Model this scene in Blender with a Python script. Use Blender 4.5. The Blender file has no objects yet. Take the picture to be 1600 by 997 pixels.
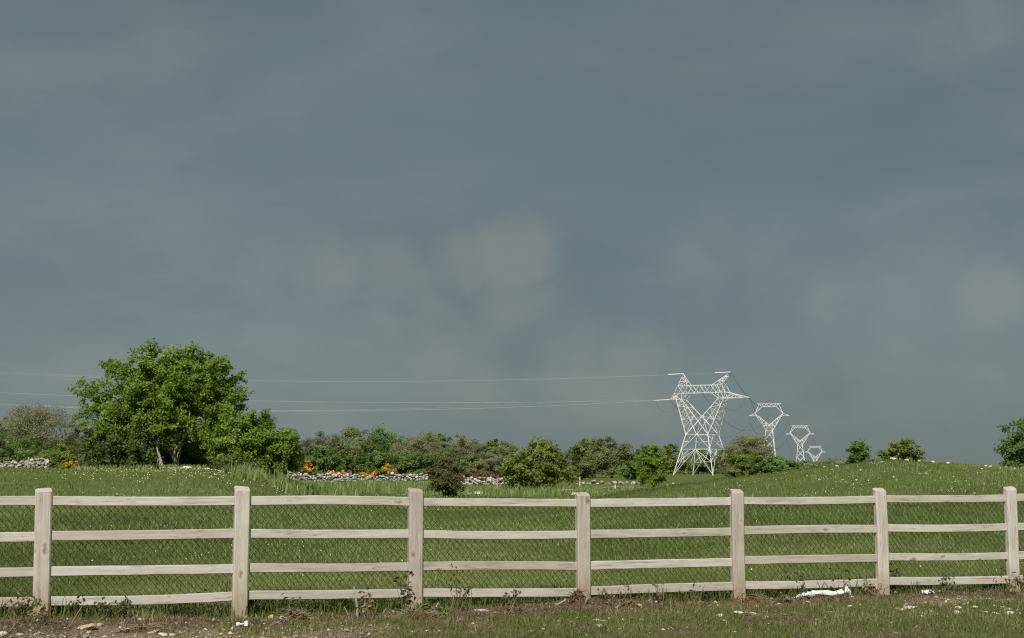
import bpy, bmesh, math
import numpy as np
from mathutils import Vector, Matrix
sc = bpy.context.scene
rng = np.random.default_rng(7)
R = math.radians

# ------------------------------------------------------------------ camera, sky, sun, exposure
F = 2500.0            # focal length in photo pixels (photo is 1600 x 997)
CAMZ = 1.5
PITCH = math.atan((735 - 498.5) / F)
cam_data = bpy.data.cameras.new('camera')
cam_data.sensor_width = 36.0
cam_data.lens = 36.0 * F / 1600.0
cam_data.clip_start = 0.1
cam_data.clip_end = 12000
cam = bpy.data.objects.new('camera', cam_data)
cam.location = (0, 0, CAMZ)
cam.rotation_euler = (math.pi / 2 + PITCH, 0, 0)
sc.collection.objects.link(cam)
sc.camera = cam

SUN_EL, SUN_AZ = 40.0, 190.0      # azimuth clockwise from +Y: behind the camera, a little to its left
world = bpy.data.worlds.new('World')
sc.world = world
world.use_nodes = True
wt = world.node_tree
wt.nodes.clear()

def wn(t, **kw):
    n = wt.nodes.new(t)
    for k, v in kw.items():
        setattr(n, k, v)
    return n

wl = wt.links.new
w_out = wn('ShaderNodeOutputWorld')
w_bg = wn('ShaderNodeBackground'); w_bg.inputs['Strength'].default_value = 1.0
w_sky = wn('ShaderNodeTexSky', sky_type='NISHITA', sun_disc=False)
w_sky.sun_elevation = R(SUN_EL); w_sky.sun_rotation = R(SUN_AZ)
w_skys = wn('ShaderNodeMixRGB', blend_type='MULTIPLY'); w_skys.inputs[0].default_value = 1
w_skys.inputs[2].default_value = (0.10, 0.10, 0.10, 1)          # clear sky at strength 0.10
wl(w_sky.outputs[0], w_skys.inputs[1])
w_tc = wn('ShaderNodeTexCoord')
w_map = wn('ShaderNodeMapping'); w_map.inputs['Scale'].default_value = (1, 1, 2.6)
wl(w_tc.outputs['Generated'], w_map.inputs[0])

def wnoise(scale, detail, rough, dist=0.0, loc=(0, 0, 0)):
    m = wn('ShaderNodeMapping'); m.inputs['Location'].default_value = loc
    wl(w_map.outputs[0], m.inputs[0])
    n = wn('ShaderNodeTexNoise'); n.inputs['Scale'].default_value = scale
    n.inputs['Detail'].default_value = detail; n.inputs['Roughness'].default_value = rough
    n.inputs['Distortion'].default_value = dist
    wl(m.outputs[0], n.inputs[0])
    return n

def wmath(op, a, b=None, clamp=False):
    n = wn('ShaderNodeMath', operation=op); n.use_clamp = clamp
    for i, v in enumerate((a, b)):
        if v is None: continue
        if isinstance(v, (int, float)): n.inputs[i].default_value = v
        else: wl(v, n.inputs[i])
    return n.outputs[0]

def wramp(src, stops, interp='EASE'):
    r = wn('ShaderNodeValToRGB'); r.color_ramp.interpolation = interp
    e = r.color_ramp.elements
    while len(e) < len(stops): e.new(0.5)
    for el, (p, c) in zip(e, stops):
        el.position = p; el.color = c if len(c) == 4 else (*c, 1)
    wl(src, r.inputs[0])
    return r.outputs[0]

def wmix(f, a, b, kind='MIX'):
    n = wn('ShaderNodeMixRGB', blend_type=kind)
    for i, v in enumerate((f, a, b)):
        if isinstance(v, (int, float)): n.inputs[i].default_value = v
        elif isinstance(v, tuple): n.inputs[i].default_value = (*v, 1)
        else: wl(v, n.inputs[i])
    return n.outputs[0]

# storm deck: layered slate cloud over the whole sky, with ragged paler cumulus low down
big = wnoise(3.2, 5, 0.55, 0.5, (2.1, 0.4, 0.7))
base = wramp(big.outputs[0], [(0.34, (0.118, 0.160, 0.174)), (0.50, (0.150, 0.190, 0.201)), (0.66, (0.186, 0.220, 0.226))])
lay = wnoise(6.5, 5, 0.55, 0.6, (5.3, 1.9, 3.2))
base = wmix(0.45, base, wramp(lay.outputs[0], [(0.36, (0.114, 0.156, 0.172)), (0.52, (0.150, 0.191, 0.202)), (0.66, (0.190, 0.223, 0.228))]))

def dirvec(px, py):
    x, y = (px - 800) / F, (498.5 - py) / F
    v = Vector((x, math.cos(PITCH) - y * math.sin(PITCH), math.sin(PITCH) + y * math.cos(PITCH)))
    return v.normalized()

wob = wnoise(13, 6, 0.6, 0.5, (0.2, 3.0, 1.0))
wob2 = wnoise(40, 5, 0.55, 0.3, (4.2, 0.3, 2.0))
def blobs(lst, a1, a2, stretch):
    """soft cloud masses, each at its own bearing, edges broken by noise"""
    cl = None
    for px, py, r, hard, amp in lst:
        d = dirvec(px, py)
        sub = wn('ShaderNodeVectorMath', operation='SUBTRACT')
        wl(w_tc.outputs['Generated'], sub.inputs[0]); sub.inputs[1].default_value = d
        mul = wn('ShaderNodeVectorMath', operation='MULTIPLY'); wl(sub.outputs[0], mul.inputs[0]); mul.inputs[1].default_value = (1, 1, stretch)
        ln = wn('ShaderNodeVectorMath', operation='LENGTH'); wl(mul.outputs[0], ln.inputs[0])
        dd = wmath('ADD', ln.outputs['Value'], wmath('MULTIPLY', wmath('SUBTRACT', wob.outputs[0], 0.5), a1))
        dd = wmath('ADD', dd, wmath('MULTIPLY', wmath('SUBTRACT', wob2.outputs[0], 0.5), a2))
        m = wn('ShaderNodeMapRange'); m.interpolation_type = 'SMOOTHSTEP'
        wl(dd, m.inputs[0]); m.inputs[1].default_value = r; m.inputs[2].default_value = r * (1 - hard)
        m.inputs[3].default_value = 0; m.inputs[4].default_value = amp
        cl = m.outputs[0] if cl is None else wmath('MAXIMUM', cl, m.outputs[0])
    return cl
heavy = blobs([(960, 210, 0.20, 0.9, 1.0), (1450, 205, 0.16, 0.9, 0.8), (80, 10, 0.10, 0.8, 0.8), (420, 55, 0.10, 0.9, 0.6), (1000, -10, .2, .8, .7), (60, 190, .10, .9, .6), (1150, 480, .12, 1.0, .5)], 0.10, 0.02, 2.2)
storm = wmix(wmath('MULTIPLY', heavy, 0.62), base, (0.110, 0.156, 0.174))
# cumulus: broad regions where the air is paler, shaped by billowing noise
def cnoise(scale, detail, rough, dist, loc):
    mp = wn('ShaderNodeMapping'); mp.inputs['Location'].default_value = loc; mp.inputs['Scale'].default_value = (1, 1, 1.25)
    wl(w_tc.outputs['Generated'], mp.inputs[0])
    n = wn('ShaderNodeTexNoise'); wl(mp.outputs[0], n.inputs[0])
    n.inputs['Scale'].default_value = scale; n.inputs['Detail'].default_value = detail
    n.inputs['Roughness'].default_value = rough; n.inputs['Distortion'].default_value = dist
    return n.outputs[0]
region = blobs([(800, 400, 0.050, 0.75, 1.0), (720, 415, 0.050, 0.9, 0.9), (510, 420, 0.058, 0.95, 0.85), (620, 430, .06, .9, .75), (810, 480, 0.07, 0.95, 0.85), (880, 550, 0.075, 0.95, 0.8),
                (740, 570, 0.10, 1, 0.75), (980, 570, .09, 1, .75), (640, 480, .10, 1, .7), (420, 430, .07, 1, .6), (1020, 500, .08, 1, .55), (1080, 420, .08, 1, .66), (1200, 440, .06, 1, .62), (1300, 470, 0.045, 0.9, 0.78), (1560, 455, 0.05, 0.9, 0.85), (1450, 400, .07, 1, .6), (250, 540, .09, 1, .5), (130, 120, .09, 1, .5), (1520, 40, .09, 1, .6)], 0.0, 0.0, 1.15)
cn = cnoise(15, 6, 0.56, 0.35, (1.3, 0.2, 4.4))
cn2 = cnoise(7, 3, 0.5, 0.2, (3.3, 5.2, 1.4))
val = wmath('ADD', region, wmath('MULTIPLY', wmath('SUBTRACT', wmath('ADD', wmath('MULTIPLY', cn, .65), wmath('MULTIPLY', cn2, .35)), 0.48), 3.0))
mr = wn('ShaderNodeMapRange'); mr.interpolation_type = 'SMOOTHSTEP'; wl(val, mr.inputs[0]); mr.inputs[1].default_value = 0.22; mr.inputs[2].default_value = 1.30; mr.inputs[3].default_value = 0; mr.inputs[4].default_value = 1
pale = wmath('MULTIPLY', mr.outputs[0], wmath('ADD', 0.25, wmath('MULTIPLY', region, 0.75)))
storm = wmix(wmath('MULTIPLY', pale, 0.62), storm, (0.242, 0.253, 0.236))
wedge = blobs([(930, 470, 0.034, 0.9, 1.0), (1010, 478, .034, .9, .8), (400, 20, .06, .9, .8), (1440, 195, .07, .9, .8), (1000, 240, .09, .9, .7), (1250, 235, .08, .9, .7)], 0.02, 0.006, 2.4)
storm = wmix(wmath('MULTIPLY', wedge, 0.45), storm, (0.112, 0.158, 0.180))
# thin breaks far up and behind let a little clear sky through
brk = wnoise(1.6, 3, 0.5, 0.0, (7.0, 2.0, 9.0))
fac = wramp(brk.outputs[0], [(0.30, (0.98, 0.98, 0.98)), (0.75, (0.90, 0.90, 0.90))])
wl(wmix(fac, w_skys.outputs[0], storm), w_bg.inputs['Color'])
wl(w_bg.outputs[0], w_out.inputs[0])

sun_data = bpy.data.lights.new('sun', 'SUN')
sun_data.energy = 4.9; sun_data.angle = R(0.5); sun_data.color = (1.0, 0.955, 0.875)
sun = bpy.data.objects.new('sun', sun_data)
to_sun = Vector((math.sin(R(SUN_AZ)) * math.cos(R(SUN_EL)), math.cos(R(SUN_AZ)) * math.cos(R(SUN_EL)), math.sin(R(SUN_EL))))
sun.rotation_euler = to_sun.to_track_quat('Z', 'Y').to_euler()
sun.location = to_sun * 50
sc.collection.objects.link(sun)
sc.view_settings.view_transform = 'Standard'
sc.view_settings.look = 'None'
sc.view_settings.exposure = 0.0
sc.view_settings.gamma = 1.0
sc.view_settings.use_curve_mapping = False
sc.cycles.max_bounces = 6
sc.cycles.transparent_max_bounces = 8
sc.cycles.use_denoising = False
sc.cycles.pixel_filter_type = 'BLACKMAN_HARRIS'
sc.cycles.filter_width = 1.2

# ------------------------------------------------------------------ helpers
COS, SIN = math.cos(PITCH), math.sin(PITCH)

def at(px, py, Y):
    """world point seen at photo pixel (px, py) at world distance Y"""
    x, y = (px - 800) / F, (498.5 - py) / F
    d = Vector((x, COS - y * SIN, SIN + y * COS))
    t = Y / d.y
    return Vector((d.x * t, Y, CAMZ + d.z * t))

def gx(px, Y):
    return (px - 800) / F * Y * 0.9956

def tag(o, label=None, cat=None, group=None, kind=None):
    if label: o['label'] = label
    if cat: o['category'] = cat
    if group: o['group'] = group
    if kind: o['kind'] = kind
    return o

def empty(name, loc=(0, 0, 0), rz=0.0):
    o = bpy.data.objects.new(name, None)
    o.empty_display_size = 0.2
    o.location = loc; o.rotation_euler = (0, 0, rz)
    sc.collection.objects.link(o)
    return o

def link(name, me, parent=None, loc=(0, 0, 0)):
    o = bpy.data.objects.new(name, me)
    o.location = loc
    sc.collection.objects.link(o)
    if parent is not None: o.parent = parent
    return o

def mesh_np(name, V, faces, mat, attrs=None, smooth=False):
    """faces: int array (n,k) or list of such arrays"""
    if isinstance(faces, np.ndarray): faces = [faces]
    faces = [np.asarray(f, dtype=np.int32) for f in faces if len(f)]
    V = np.asarray(V, dtype=np.float32)
    me = bpy.data.meshes.new(name)
    me.vertices.add(len(V)); me.vertices.foreach_set('co', V.ravel())
    loops = np.concatenate([f.ravel() for f in faces])
    tot = np.concatenate([np.full(len(f), f.shape[1], dtype=np.int32) for f in faces])
    start = np.concatenate([[0], np.cumsum(tot)[:-1]]).astype(np.int32)
    me.loops.add(len(loops)); me.loops.foreach_set('vertex_index', loops)
    me.polygons.add(len(tot)); me.polygons.foreach_set('loop_start', start)
    me.polygons.foreach_set('use_smooth', np.full(len(tot), bool(smooth), dtype=bool))
    for k, a in (attrs or {}).items():
        at_ = me.attributes.new(k, 'FLOAT', 'POINT')
        at_.data.foreach_set('value', np.asarray(a, dtype=np.float32))
    me.update(calc_edges=True)
    me.validate()
    if mat: me.materials.append(mat)
    return me

class MB:
    """collects prisms, tubes and boxes into one mesh"""
    def __init__(self): self.v, self.q, self.t, self.n = [], [], [], 0
    def add(self, V, quads=(), tris=()):
        for f in quads: self.q.append([i + self.n for i in f])
        for f in tris: self.t.append([i + self.n for i in f])
        self.v.extend([tuple(p) for p in V]); self.n += len(V)
    def bar(self, a, b, w, w2=None, sides=4, cap=False):
        self.tube([a, b], [w / 2, (w2 or w) / 2], sides, cap)
    def tube(self, pts, rad, sides=6, cap=True):
        pts = [Vector(p) for p in pts]
        if not hasattr(rad, '__len__'): rad = [rad] * len(pts)
        V = []; n = len(pts)
        prev = None
        for i, p in enumerate(pts):
            d = (pts[min(i + 1, n - 1)] - pts[max(i - 1, 0)])
            if d.length < 1e-9: d = Vector((0, 0, 1))
            d.normalize()
            if prev is None:
                ref = Vector((0, 0, 1)) if abs(d.z) < 0.9 else Vector((1, 0, 0))
                u = d.cross(ref).normalized()
            else:
                u = (prev - d * prev.dot(d))
                u = u.normalized() if u.length > 1e-6 else d.orthogonal().normalized()
            prev = u
            w = d.cross(u)
            for k in range(sides):
                a = 2 * math.pi * (k + 0.5) / sides
                V.append(p + (u * math.cos(a) + w * math.sin(a)) * rad[i])
        Q = [(i * sides + k, i * sides + (k + 1) % sides, (i + 1) * sides + (k + 1) % sides, (i + 1) * sides + k)
             for i in range(n - 1) for k in range(sides)]
        T = []
        if cap:
            for r0, flip in ((0, True), ((n - 1) * sides, False)):
                for k in range(1, sides - 1):
                    f = (r0, r0 + k, r0 + k + 1)
                    T.append(f[::-1] if flip else f)
        self.add(V, Q, T)
    def mesh(self, name, mat, smooth=False):
        return mesh_np(name, self.v, [np.array(self.q, dtype=np.int32).reshape(-1, 4), np.array(self.t, dtype=np.int32).reshape(-1, 3)], mat, None, smooth)
    def build(self, name, mat, parent=None, loc=(0, 0, 0), smooth=False):
        return link(name, self.mesh(name, mat, smooth), parent, loc)

# value noise on numpy arrays (for terrain and masks)
_perm = np.random.default_rng(3).permutation(512)
def vnoise(x, y):
    xi, yi = np.floor(x).astype(int), np.floor(y).astype(int)
    fx, fy = x - xi, y - yi
    fx, fy = fx * fx * (3 - 2 * fx), fy * fy * (3 - 2 * fy)
    def h(a, b): return _perm[(_perm[a & 511] + b) & 511] / 511.0
    return (h(xi, yi) * (1 - fx) + h(xi + 1, yi) * fx) * (1 - fy) + (h(xi, yi + 1) * (1 - fx) + h(xi + 1, yi + 1) * fx) * fy
def fbm(x, y, s, o=4):
    v, a, t = 0, 1.0, 0
    for i in range(o):
        v = v + a * vnoise(x * s + 17.3 * i, y * s - 9.1 * i); t += a; a *= 0.5; s *= 2.03
    return v / t

# ------------------------------------------------------------------ materials
class NT:
    def __init__(self, name):
        self.m = bpy.data.materials.new(name); self.m.use_nodes = True
        self.t = self.m.node_tree; self.t.nodes.clear()
        self.out = self.n('ShaderNodeOutputMaterial')
    def n(self, t, **kw):
        x = self.t.nodes.new(t)
        for k, v in kw.items(): setattr(x, k, v)
        return x
    def l(self, a, b): self.t.links.new(a, b)
    def put(self, sock, v):
        if isinstance(v, (int, float)): sock.default_value = v
        elif isinstance(v, tuple): sock.default_value = (*v, 1) if len(v) == 3 and sock.type == 'RGBA' else v
        else: self.l(v, sock)
    def coord(self, kind='Object', scale=(1, 1, 1), rand=False):
        tc = self.n('ShaderNodeTexCoord'); o = tc.outputs[kind]
        if rand:
            oi = self.n('ShaderNodeObjectInfo'); a = self.n('ShaderNodeVectorMath', operation='ADD')
            mu = self.n('ShaderNodeMath', operation='MULTIPLY'); self.l(oi.outputs['Random'], mu.inputs[0]); mu.inputs[1].default_value = 40
            self.l(o, a.inputs[0]); self.l(mu.outputs[0], a.inputs[1]); o = a.outputs[0]
        mp = self.n('ShaderNodeMapping'); mp.inputs['Scale'].default_value = scale
        self.l(o, mp.inputs[0]); return mp.outputs[0]
    def noise(self, co, scale, detail=4, rough=0.55, dist=0):
        x = self.n('ShaderNodeTexNoise'); self.l(co, x.inputs[0])
        x.inputs['Scale'].default_value = scale; x.inputs['Detail'].default_value = detail
        x.inputs['Roughness'].default_value = rough; x.inputs['Distortion'].default_value = dist
        return x.outputs[0]
    def vor(self, co, scale, out='Distance', feature='F1'):
        x = self.n('ShaderNodeTexVoronoi', feature=feature); self.l(co, x.inputs[0]); x.inputs['Scale'].default_value = scale
        return x.outputs[out]
    def ramp(self, src, stops, interp='LINEAR'):
        r = self.n('ShaderNodeValToRGB'); r.color_ramp.interpolation = interp
        e = r.color_ramp.elements
        while len(e) < len(stops): e.new(0.5)
        for el, (p, c) in zip(e, stops):
            el.position = p
            el.color = (c, c, c, 1) if isinstance(c, (int, float)) else (*c, 1)
        self.l(src, r.inputs[0]); return r.outputs[0]
    def mix(self, f, a, b, kind='MIX'):
        x = self.n('ShaderNodeMixRGB', blend_type=kind)
        for i, v in enumerate((f, a, b)): self.put(x.inputs[i], v)
        return x.outputs[0]
    def math(self, op, a, b=0.0, clamp=False):
        x = self.n('ShaderNodeMath', operation=op); x.use_clamp = clamp
        self.put(x.inputs[0], a); self.put(x.inputs[1], b); return x.outputs[0]
    def attr(self, name):
        x = self.n('ShaderNodeAttribute'); x.attribute_name = name; return x.outputs['Fac']
    def bump(self, h, strength=0.5, dist=0.01):
        x = self.n('ShaderNodeBump'); self.l(h, x.inputs['Height'])
        x.inputs['Strength'].default_value = strength; x.inputs['Distance'].default_value = dist
        return x.outputs[0]
    def bsdf(self, col, rough=0.8, spec=0.25, normal=None, metal=0.0):
        b = self.n('ShaderNodeBsdfPrincipled')
        self.put(b.inputs['Base Color'], col); self.put(b.inputs['Roughness'], rough)
        b.inputs['Specular IOR Level'].default_value = spec; b.inputs['Metallic'].default_value = metal
        if normal is not None: self.l(normal, b.inputs['Normal'])
        self.l(b.outputs[0], self.out.inputs[0]); return b

def leaf_mat(name, dark, mid, light, trans=0.3, rough=0.55):
    m = NT(name)
    col = m.ramp(m.attr('tint'), [(0.0, dark), (0.5, mid), (1.0, light)])
    b = m.bsdf(col, rough, 0.3)
    tr = m.n('ShaderNodeBsdfTranslucent'); m.l(m.mix(1.0, col, (1.0, 1.05, 0.55), 'MULTIPLY'), tr.inputs[0])
    mx = m.n('ShaderNodeMixShader'); mx.inputs[0].default_value = trans
    m.l(b.outputs[0], mx.inputs[1]); m.l(tr.outputs[0], mx.inputs[2]); m.l(mx.outputs[0], m.out.inputs[0])
    return m.m

def plain(name, c1, c2, scale=20, rough=0.8, spec=0.25, bump=0.0, rand=True):
    m = NT(name); co = m.coord('Object', rand=rand)
    n = m.noise(co, scale, 5, 0.6)
    m.bsdf(m.ramp(n, [(0.3, c1), (0.7, c2)]), rough, spec, m.bump(n, bump, 0.02) if bump else None)
    return m.m

def wood_mat(name, axis):
    m = NT(name)
    sc_ = {'X': (0.9, 14, 14), 'Z': (14, 14, 0.9)}[axis]
    co = m.coord('Object', rand=True)
    mp = m.n('ShaderNodeMapping'); mp.inputs['Scale'].default_value = sc_; m.l(co, mp.inputs[0])
    grain = m.noise(mp.outputs[0], 3.0, 6, 0.6, 0.6)
    fine = m.noise(mp.outputs[0], 11.0, 5, 0.7, 0.2)
    blot = m.noise(co, 2.3, 4, 0.55)
    col = m.ramp(grain, [(0.28, (0.36, 0.315, 0.26)), (0.45, (0.50, 0.455, 0.395)), (0.6, (0.575, 0.535, 0.475)), (0.75, (0.66, 0.625, 0.565))])
    col = m.mix(m.math('MULTIPLY', m.ramp(fine, [(0.30, 0.55), (0.5, 0.0)]), 1.0), col, (0.30, 0.25, 0.20))
    col = m.mix(m.ramp(blot, [(0.38, 0.0), (0.68, 0.55)]), col, (0.61, 0.575, 0.49))
    # greenish and rusty staining patches
    st = m.noise(co, 1.1, 3, 0.6)
    col = m.mix(m.ramp(st, [(0.52, 0.0), (0.68, 0.5)]), col, (0.42, 0.41, 0.26))
    # knots
    kmap = m.n('ShaderNodeMapping')
    kmap.inputs['Scale'].default_value = {'X': (3.4, 7, 7), 'Z': (7, 7, 3.4)}[axis]
    m.l(co, kmap.inputs[0])
    kd = m.n('ShaderNodeVectorMath', operation='ADD'); kdm = m.n('ShaderNodeMixRGB')
    nz = m.n('ShaderNodeTexNoise'); m.l(co, nz.inputs[0]); nz.inputs['Scale'].default_value = 16; nz.inputs['Detail'].default_value = 3
    ks = m.n('ShaderNodeVectorMath', operation='SCALE'); m.l(nz.outputs['Color'], ks.inputs[0]); ks.inputs['Scale'].default_value = 0.30
    m.l(kmap.outputs[0], kd.inputs[0]); m.l(ks.outputs[0], kd.inputs[1])
    kn = m.vor(kd.outputs[0], 1.0); kc = m.n('ShaderNodeSeparateXYZ'); m.l(m.vor(kd.outputs[0], 1.0, 'Color'), kc.inputs[0])
    kn = m.math('ADD', kn, m.math('MULTIPLY', kc.outputs[0], 0.16))
    col = m.mix(m.ramp(kn, [(0.10, 0.8), (0.20, 0.0)]), col, (0.22, 0.155, 0.10))
    col = m.mix(m.ramp(kn, [(0.18, 0.0), (0.24, 0.4), (0.36, 0.0)]), col, (0.68, 0.60, 0.47))
    oi = m.n('ShaderNodeObjectInfo')
    col = m.mix(1.0, col, m.ramp(oi.outputs['Random'], [(0.0, (0.72, 0.705, 0.69)), (0.35, (0.83, 0.835, 0.835)), (0.7, (0.87, 0.885, 0.895)), (1.0, (0.91, 0.93, 0.965))]), 'MULTIPLY')
    # drying cracks running with the grain
    cmap = m.n('ShaderNodeMapping')
    cmap.inputs['Scale'].default_value = {'X': (0.55, 26, 26), 'Z': (26, 26, 0.55)}[axis]
    m.l(co, cmap.inputs[0])
    ck = m.noise(cmap.outputs[0], 1.6, 3, 0.5)
    crack = m.ramp(ck, [(0.485, 0.0), (0.497, 0.75), (0.503, 0.75), (0.515, 0.0)])
    crack = m.math('MULTIPLY', crack, m.ramp(m.noise(co, 1.9, 2), [(0.44, 0.0), (0.56, 1.0)]))
    col = m.mix(crack, col, (0.17, 0.125, 0.09))
    h = m.math('SUBTRACT', grain, crack)
    m.bsdf(col, 0.85, 0.15, m.bump(h, 0.35, 0.006))
    return m

wr = wood_mat('rail_wood', 'X').m
wpn = wood_mat('post_wood', 'Z')
# soil splashed and soaked up the foot of the posts
_b = [n for n in wpn.t.nodes if n.type == 'BSDF_PRINCIPLED'][0]
_src = _b.inputs['Base Color'].links[0].from_socket
_tc = wpn.n('ShaderNodeTexCoord'); _sp = wpn.n('ShaderNodeSeparateXYZ'); wpn.l(_tc.outputs['Object'], _sp.inputs[0])
_co = wpn.coord('Object', rand=True)
_hh = wpn.math('ADD', _sp.outputs['Z'], wpn.math('MULTIPLY', wpn.math('SUBTRACT', wpn.noise(_co, 9, 4), 0.5), 0.25))
wpn.l(wpn.mix(wpn.ramp(_hh, [(0.05, 0.72), (0.30, 0.0)]), _src, (0.30, 0.205, 0.12)), _b.inputs['Base Color'])
wp = wpn.m

M = {}
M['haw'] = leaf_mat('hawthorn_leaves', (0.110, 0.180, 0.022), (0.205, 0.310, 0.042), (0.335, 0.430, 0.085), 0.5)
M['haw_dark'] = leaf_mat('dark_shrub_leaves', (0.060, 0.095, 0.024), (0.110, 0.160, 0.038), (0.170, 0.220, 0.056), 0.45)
M['green'] = leaf_mat('green_leaves', (0.100, 0.165, 0.044), (0.172, 0.262, 0.072), (0.250, 0.338, 0.102), 0.5)
M['bright'] = leaf_mat('bright_leaves', (0.105, 0.190, 0.055), (0.180, 0.295, 0.090), (0.250, 0.355, 0.122), 0.5)
M['olive'] = leaf_mat('olive_leaves', (0.145, 0.180, 0.070), (0.218, 0.262, 0.105), (0.285, 0.325, 0.138), 0.5)
M['yellow'] = leaf_mat('yellow_green_leaves', (0.130, 0.178, 0.036), (0.228, 0.292, 0.062), (0.325, 0.375, 0.100), 0.5)
M['brown'] = leaf_mat('budding_twigs', (0.200, 0.208, 0.110), (0.285, 0.292, 0.165), (0.360, 0.362, 0.212), 0.5, 0.8)
M['grey'] = leaf_mat('grey_twigs', (0.150, 0.160, 0.112), (0.215, 0.228, 0.160), (0.280, 0.290, 0.205), 0.45, 0.8)
M['rust'] = leaf_mat('red_brown_leaves', (0.085, 0.088, 0.036), (0.140, 0.142, 0.056), (0.200, 0.190, 0.078), 0.45)
M['bracken'] = leaf_mat('bracken_fronds', (0.130, 0.080, 0.036), (0.215, 0.135, 0.060), (0.280, 0.185, 0.085), 0.3, 0.8)
M['gorse_flower'] = leaf_mat('gorse_flowers', (0.52, 0.20, 0.010), (0.72, 0.34, 0.014), (0.86, 0.50, 0.028), 0.2)
M['grass'] = leaf_mat('grass_blades', (0.090, 0.120, 0.028), (0.142, 0.188, 0.046), (0.255, 0.290, 0.105), 0.4)
M['tall_grass'] = leaf_mat('tall_grass_blades', (0.110, 0.165, 0.045), (0.195, 0.265, 0.080), (0.33, 0.395, 0.165), 0.35)
M['verge_grass'] = leaf_mat('verge_grass_blades', (0.090, 0.108, 0.030), (0.160, 0.172, 0.058), (0.32, 0.285, 0.145), 0.35)
M['dry'] = leaf_mat('dead_stalks', (0.095, 0.068, 0.040), (0.200, 0.152, 0.092), (0.40, 0.335, 0.225), 0.15, 0.9)
M['weed'] = leaf_mat('weed_leaves', (0.060, 0.075, 0.028), (0.110, 0.130, 0.045), (0.175, 0.190, 0.068), 0.35)
M['daisy'] = leaf_mat('daisy_petals', (0.50, 0.50, 0.40), (0.62, 0.62, 0.54), (0.74, 0.73, 0.66), 0.15)
M['bark'] = plain('bark', (0.25, 0.21, 0.165), (0.50, 0.44, 0.36), 9, 0.95, 0.1, 0.6)
M['bark_far'] = plain('far_bark', (0.10, 0.085, 0.065), (0.19, 0.165, 0.13), 3, 0.95, 0.1)
M['stem'] = plain('weed_stem', (0.16, 0.13, 0.07), (0.30, 0.25, 0.15), 30, 0.9, 0.1)
M['steel'] = plain('galvanised_steel', (0.56, 0.57, 0.565), (0.72, 0.72, 0.705), 0.4, 0.6, 0.3)
M['alu'] = plain('aluminium_wire', (0.36, 0.37, 0.365), (0.46, 0.46, 0.45), 0.2, 0.6, 0.3)
M['darkwire'] = plain('dark_wire', (0.09, 0.105, 0.11), (0.13, 0.145, 0.15), 0.2, 0.7, 0.2)
M['insul'] = plain('insulator_glass', (0.70, 0.72, 0.70), (0.82, 0.83, 0.80), 2, 0.3, 0.5)
M['net'] = plain('green_coated_wire', (0.022, 0.034, 0.018), (0.036, 0.050, 0.026), 3, 0.7, 0.2)
M['stone'] = plain('limestone', (0.40, 0.365, 0.30), (0.70, 0.66, 0.57), 9, 0.95, 0.1, 0.5)
M['tan'] = plain('ochre_stone', (0.42, 0.27, 0.16), (0.60, 0.44, 0.29), 14, 0.95, 0.1, 0.5)
M['clod'] = plain('earth_clod', (0.085, 0.048, 0.028), (0.185, 0.115, 0.07), 22, 1.0, 0.05, 0.9)
M['sack'] = plain('white_plastic', (0.52, 0.53, 0.55), (0.68, 0.68, 0.68), 16, 0.6, 0.25, 0.6)
M['paint'] = plain('white_paint', (0.64, 0.64, 0.62), (0.74, 0.74, 0.72), 12, 0.6, 0.3)
M['bluish'] = plain('pale_blue_plastic', (0.60, 0.72, 0.80), (0.74, 0.82, 0.86), 8, 0.4, 0.4)
M['darkgreen'] = plain('dark_green_plastic', (0.010, 0.032, 0.022), (0.018, 0.048, 0.032), 20, 0.5, 0.4)
M['greypost'] = plain('old_wood', (0.28, 0.25, 0.205), (0.44, 0.40, 0.33), 16, 0.95, 0.1)

def wall_stone_mat():
    m = NT('wall_stone'); co = m.coord('Object', rand=True)
    oi = m.n('ShaderNodeObjectInfo')
    base = m.ramp(oi.outputs['Random'], [(0.0, (0.14, 0.125, 0.115)), (0.35, (0.25, 0.235, 0.22)), (0.7, (0.36, 0.345, 0.325)), (1.0, (0.58, 0.56, 0.53))])
    n = m.noise(co, 5, 5, 0.6)
    m.bsdf(m.mix(m.ramp(n, [(0.42, 0.0), (0.66, 0.6)]), base, (0.56, 0.545, 0.51)), 0.95, 0.1, m.bump(n, 0.6, 0.03))
    return m.m
M['wall_stone'] = wall_stone_mat()
M['core_dark'] = plain('dark_core', (0.05, 0.046, 0.042), (0.12, 0.112, 0.10), 4, 0.95, 0.1, 0.6)  # wall core coloured dark, painting the shade of the gaps between stones

# ------------------------------------------------------------------ terrain
DEP = np.array([1, 13, 18, 25, 32, 40, 48, 55, 62, 72, 82, 95, 120, 160, 220, 300, 600, 4000], float)
COLP = np.array([-900, 0, 320, 400, 480, 700, 860, 1000, 1080, 1140, 1200, 1290, 1390, 1460, 1600, 2500], float)
def _col(crest, d0, kind):
    out = []
    for d in DEP:
        near = np.interp(d, [1, 13, 18, 25, 40, 60], [0.1, 0.14, 0.18, 0.12, 0.04, 0.0])
        if kind == 'L':
            f = np.interp(d, [18, 25, 32, 40, 48, 55, 62, 72, 82, 95, 120, 160, 220, 300], [0, .13, .27, .47, .65, .80, .92, 1.0, .985, .86, .70, .50, .25, 0])
        else:
            f = np.interp(d, [18, 25, 32, 40, 48, 55, 62, 72, 82, 95, 120, 160, 220], [0, .14, .36, .64, .88, 1.0, .98, .82, .58, .36, .15, .04, 0])
        out.append(max(near, 0) * (1 - f) + crest * f)
    return out
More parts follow.
